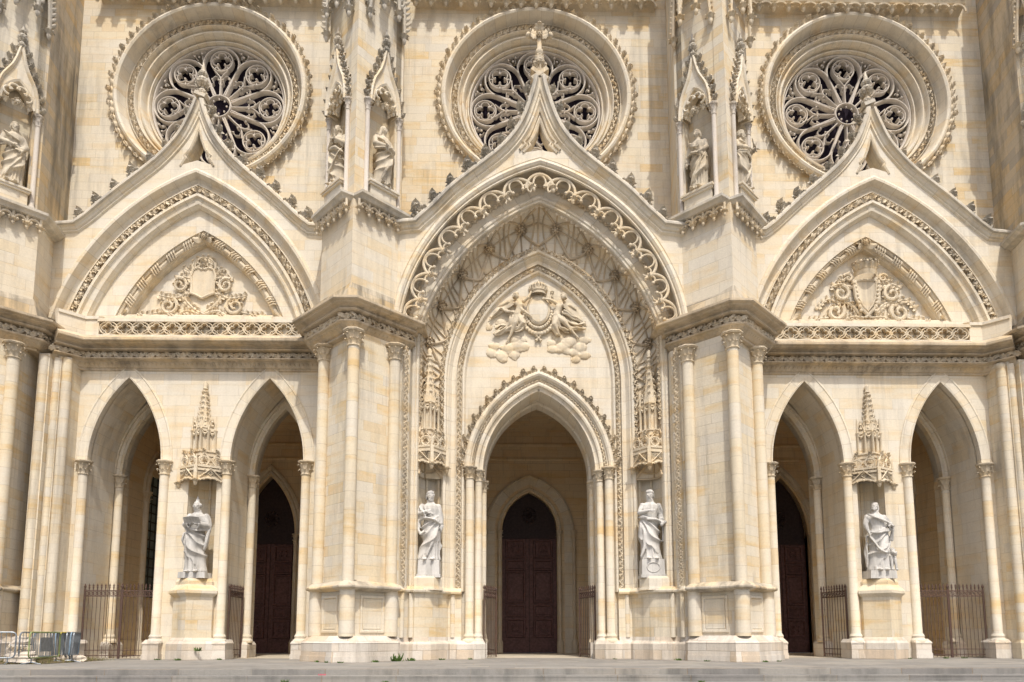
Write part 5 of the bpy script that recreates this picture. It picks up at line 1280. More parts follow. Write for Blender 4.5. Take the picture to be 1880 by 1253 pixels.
def statue(kind, loc, H, rz, label, group, mat='marble', blk=None):
    root = empty('statue', loc, rz); tag(root, label, 'statue', group)
    b = MB()
    if kind == 'book':                                       # reads from an open book held at the chest
        cx = robed(b, H, 3, .02, -1); hc = (cx(.85) - .005 * H, -.03 * H, .925 * H); head_pieces(b, hc, .135 * H, .05, .02, .28, .9, 'bald', 2)
        arm(b, H, (-.125, 0, .79), (-.165, -.04, .655), (-.05, -.165, .665), 1.1, (.8, -.3, .25), (0, -1, .5), .7)
        arm(b, H, (.13, 0, .79), (.165, -.05, .635), (.06, -.165, .66), 1.2, (-.8, -.3, .3), (0, -1, .4), .7, -1)
        roll(b, [(-.14, -.03, .72), (-.08, -.13, .6), (.05, -.14, .56), (.16, -.06, .6)], .035, H, 4, 5)
        roll(b, [(.15, .0, .78), (.185, -.03, .62), (.16, -.05, .45), (.13, -.06, .3)], .04, H, 4, 6); roll(b, [(-.14, -.06, .55), (-.16, -.06, .42), (-.15, -.05, .38)], .035, H, 3, 7)
        b.ball((hc[0], hc[1] + .01 * H, hc[2] + .075 * H), (.03 * H, .03 * H, .02 * H)); b.lathe(hc[0], hc[1] + .01 * H, [(.012 * H, hc[2] + .08 * H), (.02 * H, hc[2] + .1 * H), (.012 * H, hc[2] + .12 * H), (.001, hc[2] + .15 * H)], 8)
        finish(root, b, mat, H)
        b = MB(); 
        for s_ in (-1, 1): b.obox((s_ * .05 * H - .0, -.19 * H, .69 * H), (.05 * H, -s_ * -.012 * H, -s_ * .004 * H), (0, .012 * H, -.008 * H), (0, -.030 * H, .040 * H))
        b.obox((0, -.183 * H, .685 * H), (.11 * H, 0, 0), (0, .004 * H, -.003 * H), (0, -.032 * H, .043 * H)); b.build('book', mat, root)
    elif kind == 'chest':                                    # hand drawn up to the chest, mantle looped over the hip
        cx = robed(b, H, 11, .03, 1); hc = (cx(.85) + .004 * H, -.025 * H, .925 * H); head_pieces(b, hc, .135 * H, .5, 0., .12, .6, 'curly', 5, .1)
        arm(b, H, (-.13, 0, .79), (-.175, -.04, .65), (-.045, -.15, .685), 1.15, (.9, -.2, .25), (0, -1, .3), .6)
        arm(b, H, (.13, 0, .785), (.165, -.01, .63), (.165, -.06, .475), 1.1, (.1, -.2, -1), (1, -.5, 0), .5, -1)
        roll(b, [(-.16, -.02, .56), (-.06, -.13, .60), (.06, -.135, .575), (.16, -.05, .50)], .045, H, 5, 1); roll(b, [(-.15, -.05, .6), (-.17, -.06, .45), (-.12, -.11, .36), (-.04, -.14, .42)], .04, H, 4, 2)
        roll(b, [(.14, -.05, .5), (.1, -.13, .35), (.03, -.15, .2), (-.02, -.14, .06)], .03, H, 4, 3); roll(b, [(-.14, -.03, .78), (-.1, -.11, .7), (.04, -.12, .64)], .035, H, 3, 4)
        finish(root, b, mat, H)
    elif kind == 'beard':                                    # long-bearded, arm across the chest, the other hand holding a scroll at the hip
        cx = robed(b, H, 21, .025, -1); hc = (cx(.85) - .012 * H, -.035 * H, .922 * H); head_pieces(b, hc, .138 * H, -.35, .03, .25, 2.1, 'curly', 8)
        arm(b, H, (-.13, -.01, .785), (-.185, -.05, .665), (-.03, -.155, .685), 1., (1, -.2, .1), (0, -1, .2), .75, 1, True)
        arm(b, H, (.13, 0, .785), (.17, .0, .63), (.13, -.12, .52), 1.25, (.2, -.8, -.5), (.6, 0, .8), .9, -1)
        roll(b, [(-.17, -.02, .6), (-.08, -.13, .57), (.05, -.14, .56), (.15, -.08, .52)], .045, H, 5, 11); roll(b, [(.14, .0, .79), (.17, -.04, .66), (.175, -.04, .5), (.16, -.04, .25)], .045, H, 4, 12)
        roll(b, [(-.14, -.05, .5), (-.1, -.12, .36), (-.12, -.1, .15), (-.16, -.08, .03)], .035, H, 4, 13); b.tube([(.11 * H, -.16 * H, .47 * H), (.19 * H, -.13 * H, .53 * H)], .022 * H, 8)
        finish(root, b, mat, H)
    elif kind == 'lion':                                     # bare right arm lowered and open, head turned up, a lion at his side
        cx = robed(b, H, 31, .02, 1, 1.03); hc = (cx(.85) - .01 * H, -.01 * H, .93 * H); head_pieces(b, hc, .13 * H, -.6, .05, -.3, .5, 'long', 9, .1)
        arm(b, H, (-.14, 0, .785), (-.19, -.03, .66), (-.165, -.10, .525), 1., (-.3, -.6, -.7), (-.6, .3, .4), .25, 1, True)
        arm(b, H, (.14, 0, .785), (.2, -.02, .68), (.145, -.15, .63), 1.2, (-.3, -.9, .1), (.3, .1, 1), .8, -1)
        roll(b, [(-.15, -.06, .8), (-.02, -.12, .74), (.1, -.12, .69), (.19, -.06, .65)], .035, H, 4, 21); roll(b, [(-.16, -.05, .56), (-.05, -.135, .545), (.08, -.13, .57), (.17, -.06, .6)], .035, H, 4, 22)
        roll(b, [(-.14, -.06, .5), (-.06, -.15, .3), (.04, -.16, .24), (.14, -.1, .42)], .032, H, 4, 23); roll(b, [(.2, -.04, .66), (.19, -.09, .55), (.18, -.08, .42)], .04, H, 4, 24); roll(b, [(-.15, -.02, .5), (-.16, -.02, .3), (-.17, -.02, .04)], .04, H, 4, 25)
        finish(root, b, mat, H)
        b = MB(); c_ = np.array((.185, -.07, .255)) * H      # sitting lion with a full mane
        b.tube([tuple(np.array((.17, .03, .03)) * H), tuple(np.array((.18, .0, .14)) * H), tuple(c_ + np.array((0, .03, -.05)) * H)], [.06 * H, .062 * H, .05 * H], 10)
        for s_ in (-1, 1): b.tube([tuple(np.array((.185 + s_ * .026, -.06, .19)) * H), tuple(np.array((.185 + s_ * .03, -.08, .09)) * H), tuple(np.array((.185 + s_ * .03, -.085, .012)) * H)], [.027 * H, .02 * H, .018 * H], 8); b.ball(tuple(np.array((.185 + s_ * .03, -.1, .012)) * H), (.02 * H, .03 * H, .014 * H))
        b.ball(tuple(c_), (.04 * H, .045 * H, .045 * H)); b.ball(tuple(c_ + np.array((0, -.045, -.012)) * H), (.024 * H, .03 * H, .02 * H)); b.ball(tuple(c_ + np.array((0, -.04, -.032)) * H), (.018 * H, .022 * H, .01 * H))
        rg = random.Random(4)
        for k in range(46):
            a = rg.uniform(0, 2 * PI); q = rg.uniform(.6, 1.35); b.ball(tuple(c_ + np.array((math.cos(a) * .055 * q, .015 + rg.uniform(-.02, .03), math.sin(a) * .06 * q - .012)) * H), .017 * H, 6, 4)
        for s_ in (-1, 1): b.ball(tuple(c_ + np.array((s_ * .03, -.012, .045)) * H), .012 * H, 6, 4); b.ball(tuple(c_ + np.array((s_ * .017, -.04, .012)) * H), .007 * H, 6, 4)
        fused(b, 'lion', mat, .016, root, 1)
    else:
        cfg = {'matron': (41, 1, .5, 'veil', 0, ((-.165, -.05, .64), (.02, -.15, .6)), ((.17, -.04, .63), (.0, -.16, .62))),
               'veiled': (51, -1, .35, 'long', 0, ((-.16, -.05, .66), (.03, -.14, .72)), ((.16, -.03, .64), (.06, -.15, .7))),
               'cross': (61, 1, -.25, 'long', 0, ((-.165, .0, .63), (-.16, -.06, .46)), ((.17, -.04, .63), (.06, -.15, .55))),
               'branch': (71, -1, .6, 'curly', .7, ((-.16, -.05, .65), (.04, -.15, .66)), ((.18, -.06, .66), (.16, -.16, .72))),
               'edge': (81, 1, .2, 'long', .8, ((-.165, -.04, .63), (-.02, -.15, .58)), ((.17, -.04, .63), (.08, -.14, .5)))}[kind]
        sd_, kn, yw, hair, bd, a1, a2 = cfg
        cx = robed(b, H, sd_, .03, kn); hc = (cx(.85), -.03 * H, .925 * H); head_pieces(b, hc, .135 * H, yw, 0., .12, bd, hair, sd_, .15)
        arm(b, H, (-.13, 0, .785), a1[0], a1[1], 1.15, (.7, -.4, 0), (0, -1, .5), .6); arm(b, H, (.13, 0, .785), a2[0], a2[1], 1.15, (-.6, -.5, 0), (0, -1, .5), .6, -1)
        roll(b, [(-.16, -.03, .58), (-.04, -.135, .58), (.08, -.13, .54), (.16, -.05, .47)], .042, H, 5, sd_); roll(b, [(.14, -.05, .55), (.08, -.14, .36), (-.02, -.15, .2), (-.08, -.12, .05)], .032, H, 4, sd_ + 1); roll(b, [(-.13, -.02, .8), (-.05, -.12, .72), (.08, -.12, .66)], .034, H, 3, sd_ + 2)
        if kind == 'branch':
            rg = random.Random(3)
            for k in range(9): b.tube([tuple(np.array((.15, -.16, .7)) * H), tuple(np.array((.15 + rg.uniform(-.12, .1), -.19, .72 + rg.uniform(-.1, .12))) * H)], [.016 * H, .01 * H], 5)
        finish(root, b, mat, H, H / 120)
    if blk: block(root, *blk)
    return root
LOWG = 'white marble statues in the lower niches'; UPG = 'weathered stone statues high on the buttresses'
statue('book', (-12.84, -.16, 3.20), 2.72, 0., 'white marble statue reading an open book, in the niche of the left porch', LOWG, 'marble', (.5, .34, .22, 'marble', None, False))
statue('lion', (12.82, -.16, 3.28), 2.66, .06, 'white marble statue with a lion at his feet, in the niche of the right porch', LOWG, 'marble', (.52, .34, .30, 'marble', None, False))
statue('chest', (-4.10, -.66, 3.60), 2.60, .0, 'white marble statue with one hand on his chest, left of the central doorway', LOWG, 'marble', (.40, .36, .56, 'marble', None))
statue('beard', (4.10, -.66, 3.64), 2.62, -.05, 'white marble statue with a long beard and crossed arm, right of the central doorway', LOWG, 'marble', (.42, .36, .60, 'marble', 1.))
q = math.sqrt(.5)
def nic(sx, kind, dx=0): 
    x, y = ((5.92, -1.98) if kind == 'in' else (7.52, -1.98)); return (sx * (x + dx), y, 17.34)
statue('matron', nic(-1, 'in'), 2.45, R(40), 'weathered statue of a woman with folded arms, right niche of the left buttress', UPG, 'old_statue')
statue('veiled', nic(-1, 'out'), 2.45, R(-38), 'weathered statue with bowed veiled head, left niche of the left buttress', UPG, 'old_statue')
statue('cross', nic(1, 'in'), 2.45, R(-40), 'weathered statue in a long robe with lowered arm, left niche of the right buttress', UPG, 'old_statue')
statue('branch', nic(1, 'out'), 2.45, R(40), 'weathered statue holding out a sheaf of leaves, right niche of the right buttress', UPG, 'old_statue')
statue('edge', nic(-1, 'in', 13.6), 2.45, R(38), 'dark weathered statue in the buttress niche at the far left edge', UPG, 'old_statue')

# ------------------------------------------------------------------ carved relief over the central door
def px(x, y, dy=0.): return ((x - 722) / 284.5 + 0., dy, 15.32 - (y - 0) / 288.0 * 1.0 + .06)
RX = lambda x: (x - 735) / 281.; RZ_ = lambda y: 15.05 - (y - 150) / 283.
def q3(x, y, o=0.): return (RX(x), .15 - o, RZ_(y))
def rt(b, pts, r, seg=8): b.tube([q3(*p) for p in pts], r, seg)
rel = MB()
rel.tube([(RX(735) + .40 * math.cos(a), .08, RZ_(540) + .56 * math.sin(a)) for a in np.linspace(0, 2 * PI, 33)[:-1]], .075, 6, closed=True)
rel.lathe(0, 0, [(0, 0), (0, 0)], 3) if False else None
medal = part(rel, 'medallion_frame', 'carved', tym, 50)
b = MB(); n = 28; ov = [(RX(735) + .37 * math.cos(a), RZ_(540) + .53 * math.sin(a)) for a in np.linspace(0, 2 * PI, n + 1)[:-1]]
b.add([(x, .0, z) for x, z in ov] + [(RX(735), -.06, RZ_(540))], [(i, (i + 1) % n, n) for i in range(n)]); part(b, 'medallion', 'ashlar_pale', tym, 60)
b = MB()                                                     # crown
rt_z = RZ_(325)
b.lathe(RX(735), .1, [(.30, RZ_(365)), (.30, RZ_(335)), (.33, RZ_(330)), (.33, RZ_(305)), (.30, RZ_(300)), (.27, RZ_(300))], 20)
b.ball((RX(735), .1, RZ_(285)), (.27, .24, .22), 12, 8)
for k in range(9):
    a = PI + PI * k / 8; d = (math.cos(a), math.sin(a))
    b.tube([(RX(735) + d[0] * .33, .1 + d[1] * .3, RZ_(315)), (RX(735) + d[0] * .36, .1 + d[1] * .33, RZ_(280)), (RX(735) + d[0] * .22, .1 + d[1] * .2, RZ_(240)), (RX(735), .08, RZ_(232))], [.035, .045, .04, .03], 6)
    b.ball((RX(735) + d[0] * .33, .1 + d[1] * .3, RZ_(303)), .045, 6, 4); b.stamp(CURL, (RX(735) + d[0] * .3, .1 + d[1] * .3, RZ_(300)), (-d[1], d[0], 0), (0, 0, 1), (d[0], d[1], 0), .12)
b.ball((RX(735), .02, RZ_(222)), .06, 8, 6)
part(b, 'crown', 'carved', tym, 55)
b = MB()                                                     # chain of an order below the medallion, with its pendant cross
for rr, ww in ((1., .07), (1.33, .085)):
    for k in range(19):
        a = PI + PI * k / 18; x, z = RX(735) + .52 * rr * math.cos(a), RZ_(565) + .66 * rr * math.sin(a) * (1 if rr < 1.1 else 1.02)
        b.ball((x, .06, z), (ww, .06, ww), 7, 5)
        if k % 3 == 0: b.stamp(BOSS, (x, .06, z), (1, 0, 0), (0, 0, 1), (0, -1, 0), .1)
        else: b.tube([(x - .05, .05, z - .05), (x + .05, .05, z + .05)], .03, 5)
for k in range(4):
    a = k * PI / 2 + PI / 4; b.tube([q3(735, 872, .06), (RX(735) + .15 * math.cos(a), .05, RZ_(872) + .15 * math.sin(a))], [.03, .06], 6)
b.ball(q3(735, 872, .08), .06, 8, 5); b.tube([q3(735, 800, .05), q3(735, 850, .06)], .03, 5)
part(b, 'chain', 'carved', tym, 50)
def angel(sx):
    b = MB()
    X = (lambda x: x) if sx < 0 else (lambda x: 1470 - x)
    if sx < 0:
        P = dict(head=(487, 395), neck=(500, 435), chest=(530, 500), hip=(500, 610), kneeA=(475, 715), ankA=(425, 845), footA=(375, 935), kneeB=(560, 720), ankB=(500, 780), sh1=(575, 450), el1=(620, 420), wr1=(655, 345), sh2=(490, 480), el2=(560, 570), wr2=(640, 618))
    else:
        P = dict(head=(1012, 400), neck=(985, 440), chest=(960, 520), hip=(935, 620), kneeA=(1010, 690), ankA=(1110, 800), footA=(1180, 868), kneeB=(910, 730), ankB=(960, 840), sh1=(930, 470), el1=(860, 440), wr1=(800, 425), sh2=(985, 470), el2=(1000, 500), wr2=(930, 560))
    g = lambda k, o=.12: q3(*P[k], o)
    c = np.array(g('head', .2)); head_pieces(b, tuple(c), .27, R(55) if sx < 0 else R(-40), 0., .1, 0, 'curly', 3 + sx, .0)
    b.tube([g('neck', .17), g('chest', .16), tuple((np.array(g('chest', .16)) + np.array(g('hip', .15))) / 2), g('hip', .15)], [.075, .15, .125, .145], 10)
    b.ball(g('sh1', .17), .09, 8, 6); b.ball(g('sh2', .17), .09, 8, 6)
    for s_, e, w in (('sh1', 'el1', 'wr1'), ('sh2', 'el2', 'wr2')):
        b.tube([g(s_, .18), g(e, .24), g(w, .2)], [.075, .06, .042], 8); d = np.array(g(w)) - np.array(g(e)); hand_pieces(b, g(w, .2), d, (0, -1, 0), .09, .5)
    for k, a, f in (('kneeA', 'ankA', 'footA'), ('kneeB', 'ankB', None)):
        b.tube([g('hip', .13), g(k, .22), g(a, .14)], [.15, .11, .055], 9)
        if f: b.tube([g(a, .14), g(f, .08)], [.055, .03], 7)
        else: b.ball(g(a, .12), (.09, .05, .05), 8, 5)
    # drapery
    rg = random.Random(5 + sx)
    if sx < 0: folds = [((560, 560), (440, 600), (420, 720), (330, 770), (240, 840)), ((540, 610), (590, 700), (560, 780), (480, 800)), ((460, 580), (380, 570), (310, 520), (270, 560), (200, 640)), ((470, 760), (360, 800), (250, 850)), ((420, 640), (400, 720), (300, 730), (240, 760)), ((560, 640), (520, 760), (440, 800))]
    else: folds = [((900, 600), (1000, 640), (1090, 700), (1180, 720), (1260, 690)), ((950, 560), (900, 640), (890, 760), (940, 840)), ((1000, 700), (1080, 760), (1180, 770), (1250, 770)), ((960, 640), (1040, 720), (1080, 800)), ((1000, 560), (1100, 620), (1230, 690)), ((930, 640), (980, 760), (1060, 800))]
    for f in folds:
        for j in range(4):
            o = (rg.uniform(-16, 16), rg.uniform(-16, 16)); Q = resample([q3(x + o[0], y + o[1], .1 + .03 * j) for x, y in f], .08)
            b.tube([tuple(p + np.array((0, .025 * math.sin(i * .9 + j), .018 * math.sin(i * 1.1 + 2 * j)))) for i, p in enumerate(Q)], [.05 * (1 - .5 * i / len(Q)) for i in range(len(Q))], 6)
    o = fused(b, 'angel', 'carved', .016, tym, 1)
    b = MB()                                                 # wing: rows of feathers fanned from the shoulder
    s0 = (470, 470) if sx < 0 else (1010, 500)
    for row, (n, L0, o_) in enumerate(((9, 1.05, .04), (8, .72, .09), (6, .42, .13))):
        for k in range(n):
            t = k / (n - 1)
            tip = ((300 - 110 * t, 470 + 190 * t) if sx < 0 else (1150 + 110 * t, 520 + 190 * t))
            a = np.array(q3(*s0, o_)); e = np.array(q3(*tip, o_ - .03)); m_ = a + (e - a) * L0; m2 = (a + m_) / 2 + np.array((0, -.04, .08 * (1 - t)))
            b.tube([tuple(a), tuple(m2), tuple(m_)], [.035, .06, .02], 6, flat=.5)
    b.tube([q3(*s0, .1), q3(s0[0] + (-80 if sx < 0 else 70), s0[1] - 10, .12), q3(s0[0] + (-180 if sx < 0 else 150), s0[1] + 30, .06)], [.07, .08, .03], 8)
    part(b, 'wing', 'carved', o, 60)
    return o
angel(-1); angel(1)
b = MB(); rt(b, [(880, 470, .1), (850, 430, .12), (885, 350, .1)], .035); b.stamp(BOSS, q3(888, 345, .1), (1, 0, 0), (0, 0, 1), (0, -1, 0), .13); 
part(b, 'flower_branch', 'carved', tym, 50)
def cloud(balls, seed):
    b = MB(); rg = random.Random(seed)
    for x, y, r in balls:
        b.ball((RX(x), .15, RZ_(y)), (r / 281, r / 281 * .34, r / 281 * .8), 14, 10)
        for k in range(6):
            a = rg.uniform(0, 2 * PI); q = r * rg.uniform(.35, .55); xx, yy_ = x + r * .75 * math.cos(a), y + r * .6 * math.sin(a); b.ball((RX(xx), .15, RZ_(yy_)), (q / 281, q / 281 * rg.uniform(.3, .6), q / 281 * .8), 10, 8)
    return fused(b, 'cloud', 'carved', .02, tym, 3)
cloud([(215, 1040, 62), (250, 960, 60), (330, 1080, 70), (400, 980, 75), (340, 1120, 45), (470, 1060, 62), (500, 960, 80), (580, 960, 60), (480, 880, 70), (560, 880, 50), (470, 1090, 40), (190, 740, 42), (330, 690, 60)], 1)
cloud([(890, 990, 58), (880, 920, 50), (1000, 970, 75), (1080, 900, 85), (1130, 1030, 60), (1200, 970, 75), (1240, 880, 62), (1150, 1110, 52), (1240, 1060, 62), (1285, 1060, 34), (1280, 880, 40), (960, 850, 60), (1040, 1010, 50)], 2)

# ------------------------------------------------------------------ carved arms in the side tympana
def spiral(b, c, r, turns, a0, y, w, sgn=1, n=26):
    P = [(c[0] + sgn * r * (1 - .8 * t) * math.cos(a0 + turns * 2 * PI * t), y - .06 * t, c[1] + r * (1 - .8 * t) * math.sin(a0 + turns * 2 * PI * t)) for t in np.linspace(0, 1, n)]
    b.tube(P, [w * (1 - .5 * i / n) for i in range(n)], 7)
    for i in range(2, n - 6, 3):
        d = np.array((P[i][0] - c[0], 0, P[i][2] - c[1])); d /= np.linalg.norm(d) + 1e-9; t = np.array(P[i + 1]) - np.array(P[i]); t[1] = 0; t /= np.linalg.norm(t)
        dd = d * .5 + t * .85; dd /= np.linalg.norm(dd); b.stamp(CURL, P[i], tuple(np.cross(dd, (0, -1, 0))), tuple(dd), (0, -1, 0), (r * .45, r * .6, r * .5))
def stem(b, pts, w, leaves=.5, y=.72, seed=0):
    rg = random.Random(seed); Q = resample([(x, y, z) for x, z in smooth_pts(pts, 4)], .1)
    b.tube([tuple(p) for p in Q], [w * (1 - .5 * i / len(Q)) for i in range(len(Q))], 6)
    for i in range(1, len(Q) - 1):
        t = Q[i + 1] - Q[i - 1]; t /= np.linalg.norm(t); s_ = np.cross(t, (0, -1., 0)) * (1 if i % 2 else -1); d = t * .6 + s_ * .8; d /= np.linalg.norm(d)
        b.stamp(CURL if rg.random() < .6 else LEAF, tuple(Q[i]), tuple(np.cross(d, (0, -1, 0))), tuple(d), (0, -1, 0), (leaves * .55, leaves * .62, leaves * .5))
TY = bpy.data.objects
for side in (-1, 1):
    par_ = [o for o in CATH.children if o.name.startswith('tympanum') and o.name != 'tympanum_wall'][0 if side > 0 else 1]
    tx = 13.5; b = MB(); y = .74
    if side < 0:
        hw = .42; zc = 14.98
        sh_ = [(-.36, 15.52), (-.2, 15.60), (-.06, 15.52), (0, 15.56), (.06, 15.52), (.2, 15.60), (.36, 15.52), (.44, 15.3), (.40, 14.95), (.42, 14.6), (.22, 14.52), (0, 14.40), (-.22, 14.52), (-.42, 14.6), (-.40, 14.95), (-.44, 15.3)]
    else:
        sh_ = [(-.38, 15.28), (-.12, 15.32), (.12, 15.32), (.38, 15.28), (.37, 14.95), (.32, 14.6), (.18, 14.3), (0, 14.08), (-.18, 14.3), (-.32, 14.6), (-.37, 14.95)]
    b.plate([(x, z) for x, z in sh_][::-1], [], y - .06, y + .06)
    b.tube([(x * 1.1, y - .06, 14.9 + (z - 14.9) * 1.08) for x, z in sh_], .055, 6, closed=True)
    for s_ in (-1, 1):
        if side < 0:
            spiral(b, (s_ * .92, 14.92), .32, 1.4, R(60), y - .02, .075, s_); spiral(b, (s_ * 1.32, 14.02), .36, 1.5, R(120), y - .02, .085, s_)
            stem(b, [(s_ * .3, 15.2), (s_ * .6, 15.24), (s_ * .9, 15.28), (s_ * 1.15, 15.12)], .06, .34, y, 1); stem(b, [(s_ * .1, 13.75), (s_ * .5, 14.1), (s_ * .7, 14.4), (s_ * .55, 14.7)], .07, .36, y, 2)
            stem(b, [(s_ * .1, 13.7), (s_ * .6, 13.85), (s_ * .95, 13.68), (s_ * 1.35, 13.62)], .07, .34, y, 3); stem(b, [(s_ * 1.55, 13.8), (s_ * 1.9, 13.72), (s_ * 2.3, 13.66), (s_ * 2.55, 13.72)], .05, .34, y, 4)
            stem(b, [(s_ * .75, 14.55), (s_ * .95, 14.4), (s_ * 1.3, 14.4), (s_ * 1.75, 14.5)], .06, .36, y, 5); stem(b, [(s_ * .45, 15.3), (s_ * .6, 15.55), (s_ * .85, 15.65)], .04, .3, y, 6)
            stem(b, [(s_ * .44, 15.5), (s_ * .42, 15.85), (s_ * .22, 16.06), (0, 16.12)], .06, .3, y, 7); spiral(b, (s_ * .22, 15.75), .18, 1.2, R(200), y - .03, .045, s_, 16)
            for k in range(7): b.ball((s_ * (.55 + .12 * (k % 3)), y - .03, 14.55 + .16 * (k // 2)), .06, 6, 4)
        else:
            spiral(b, (s_ * 1.05, 14.78), .36, 1.2, R(100), y - .02, .10, s_); spiral(b, (s_ * 1.32, 13.98), .38, 1.3, R(140), y - .02, .11, s_)
            stem(b, [(s_ * .42, 15.05), (s_ * .8, 15.1), (s_ * 1.1, 15.2), (s_ * 1.45, 15.05)], .09, .4, y, 11); stem(b, [(s_ * .3, 13.9), (s_ * .6, 14.25), (s_ * .85, 14.4), (s_ * 1.25, 14.42)], .07, .38, y, 12)
            stem(b, [(s_ * .15, 13.75), (s_ * .6, 13.8), (s_ * 1., 13.66), (s_ * 1.4, 13.6)], .06, .34, y, 13); stem(b, [(s_ * 1.6, 13.75), (s_ * 2., 13.7), (s_ * 2.4, 13.64)], .05, .34, y, 14)
            stem(b, [(s_ * 1.3, 14.45), (s_ * 1.6, 14.55), (s_ * 1.9, 14.3), (s_ * 2.05, 14.1)], .04, .34, y, 15); stem(b, [(s_ * .5, 15.3), (s_ * .72, 15.5), (s_ * .95, 15.35), (s_ * 1.1, 15.5)], .06, .28, y, 16)
            b.tube([(s_ * .52, y - .05, 15.35), (s_ * .5, y - .09, 15.0), (s_ * .48, y - .08, 14.6), (s_ * .3, y - .08, 14.15), (s_ * -.12, y - .05, 13.72)], .07, 7)
            for k in range(8): b.ball((s_ * (.51 - .03 * k), y - .1, 15.2 - .17 * k), .075, 7, 5)
            spiral(b, (s_ * .72, 15.45), .2, 1.1, R(30), y - .03, .06, s_, 16)
    if side > 0:                                             # open crown with fleurons
        b.lathe(0, y + .02, [(.42, 15.5), (.45, 15.62), (.46, 15.68), (.42, 15.7), (.44, 15.78), (.52, 15.95)], 18, PI, 2 * PI)
        for k in range(7):
            a = PI + PI * (k + .5) / 7; d = (math.cos(a), math.sin(a), 0); b.stamp(BOSS, (d[0] * .5, y + .02 + d[1] * .5, 16.02), (-d[1], d[0], 0), (0, 0, 1), d, .12); b.stamp(LEAF, (d[0] * .44, y + d[1] * .44, 15.72), (-d[1], d[0], 0), (0, 0, 1), d, .2)
        for k in range(9): b.ball((-.36 + .09 * k, y - .1, 16.1 + .09 * math.sin(PI * k / 8)), .075, 6, 4)
    else:
        b.stamp(BOSS, (0, y - .02, 15.8), (1, 0, 0), (0, 0, 1), (0, -1, 0), .2); b.stamp(LEAF, (0, y, 15.62), (1, 0, 0), (0, 0, 1), (0, -1, 0), .4); b.stamp(BOSS, (0, y - .02, 13.62), (1, 0, 0), (0, 0, 1), (0, -1, 0), .16)
    V = np.concatenate(b.v) + np.array((side * tx, 0, 0)); b2 = MB(); b2.add(V, b.f)
    part(b2, 'carved_shield', 'carved', par_, 50)
# ------------------------------------------------------------------ wrought iron gates
def gate_leaf(name_root, p0, p1, nb, closer=False):
    p0, p1 = np.array(p0), np.array(p1); L_ = np.hypot(*(p1 - p0)); d = (p1 - p0) / L_
    at = lambda u, z, o=0.: (p0[0] + d[0] * u - d[1] * o, p0[1] + d[1] * u + d[0] * o, z)
    b = MB()
    for u in (0, L_): b.tube([at(u, .03), at(u, 2.62)], .035, 6); b.ball(at(u, 2.72), .05, 6, 5)
    for z, r in ((.14, .022), (.34, .02), (2.36, .026), (2.56, .026)): b.tube([at(0, z), at(L_, z)], r, 4)
    fr = b.build('frame', 'iron', name_root, 40)
    b = MB()
    for k in range(1, nb):
        u = L_ * k / nb; b.tube([at(u, .05), at(u, 2.62)], .012, 5)
    b.build('railing', 'iron', name_root, 40)
    if 'SPIKE' not in MESHES:
        b = MB(); b.tube([(0, 0, -.02), (0, 0, .1)], .02, 5); b.ball((0, 0, .12), .038, 6, 4); b.tube([(0, 0, .14), (0, 0, .2), (0, 0, .28)], [.014, .03, .003], 5); b.tube([(-.04, 0, .18), (.04, 0, .18)], .012, 4)
        MESHES['SPIKE'] = b.mesh('spike', 40); MESHES['SPIKE'].materials.append(MATS['iron'])
    for k in range(nb + 1):
        o = bpy.data.objects.new('spike', MESHES['SPIKE']); C.objects.link(o); o.parent = fr; o.location = at(L_ * k / nb, 2.56); o.rotation_euler = (0, 0, math.atan2(d[1], d[0]))
    b = MB(); n2 = max(2, int(L_ / .15))
    for k in range(n2):
        u = L_ * (k + .5) / n2; w = L_ / n2 * .5
        b.tube([at(u + w * .8 * math.cos(a), 2.46 + .07 * math.sin(a)) for a in np.linspace(0, 2 * PI, 11)[:-1]], .013, 4, closed=True); b.tube([at(u - w, 2.40), at(u + w, 2.52)], .012, 4)
    b.build('scroll_band', 'iron', name_root, 40)
def gate(label, leaves, loc):
    root = empty('iron_gate', (*loc, 0)); tag(root, label, 'gate', 'iron gates of the porches')
    for p0, p1, nb in leaves: gate_leaf(root, (p0[0] - loc[0], p0[1] - loc[1]), (p1[0] - loc[0], p1[1] - loc[1]), nb)
gate('closed rusty iron gate across the far left archway', [((-17.12, .3), (-15.75, .3), 9), ((-15.72, .3), (-14.42, .3), 9)], (-15.74, .3))
gate('rusty iron gate leaf swung open in the arch right of the book-reading statue', [((-11.72, .3), (-11.70, 1.62), 9)], (-11.72, .3))
gate('rusty iron gate leaf folded open on the left of the central doorway', [((-2.12, .75), (-1.66, 1.85), 8)], (-2.12, .75))
gate('rusty iron gate leaf folded open on the right of the central doorway', [((2.16, .75), (1.70, 1.85), 8)], (2.16, .75))
gate('rusty iron gate leaf half open in the arch left of the lion statue', [((11.74, .3), (11.42, 1.6), 9)], (11.74, .3))
gate('closed rusty iron gate across the far right archway', [((14.42, .3), (15.70, .3), 9), ((15.73, .3), (17.08, .3), 9)], (15.72, .3))

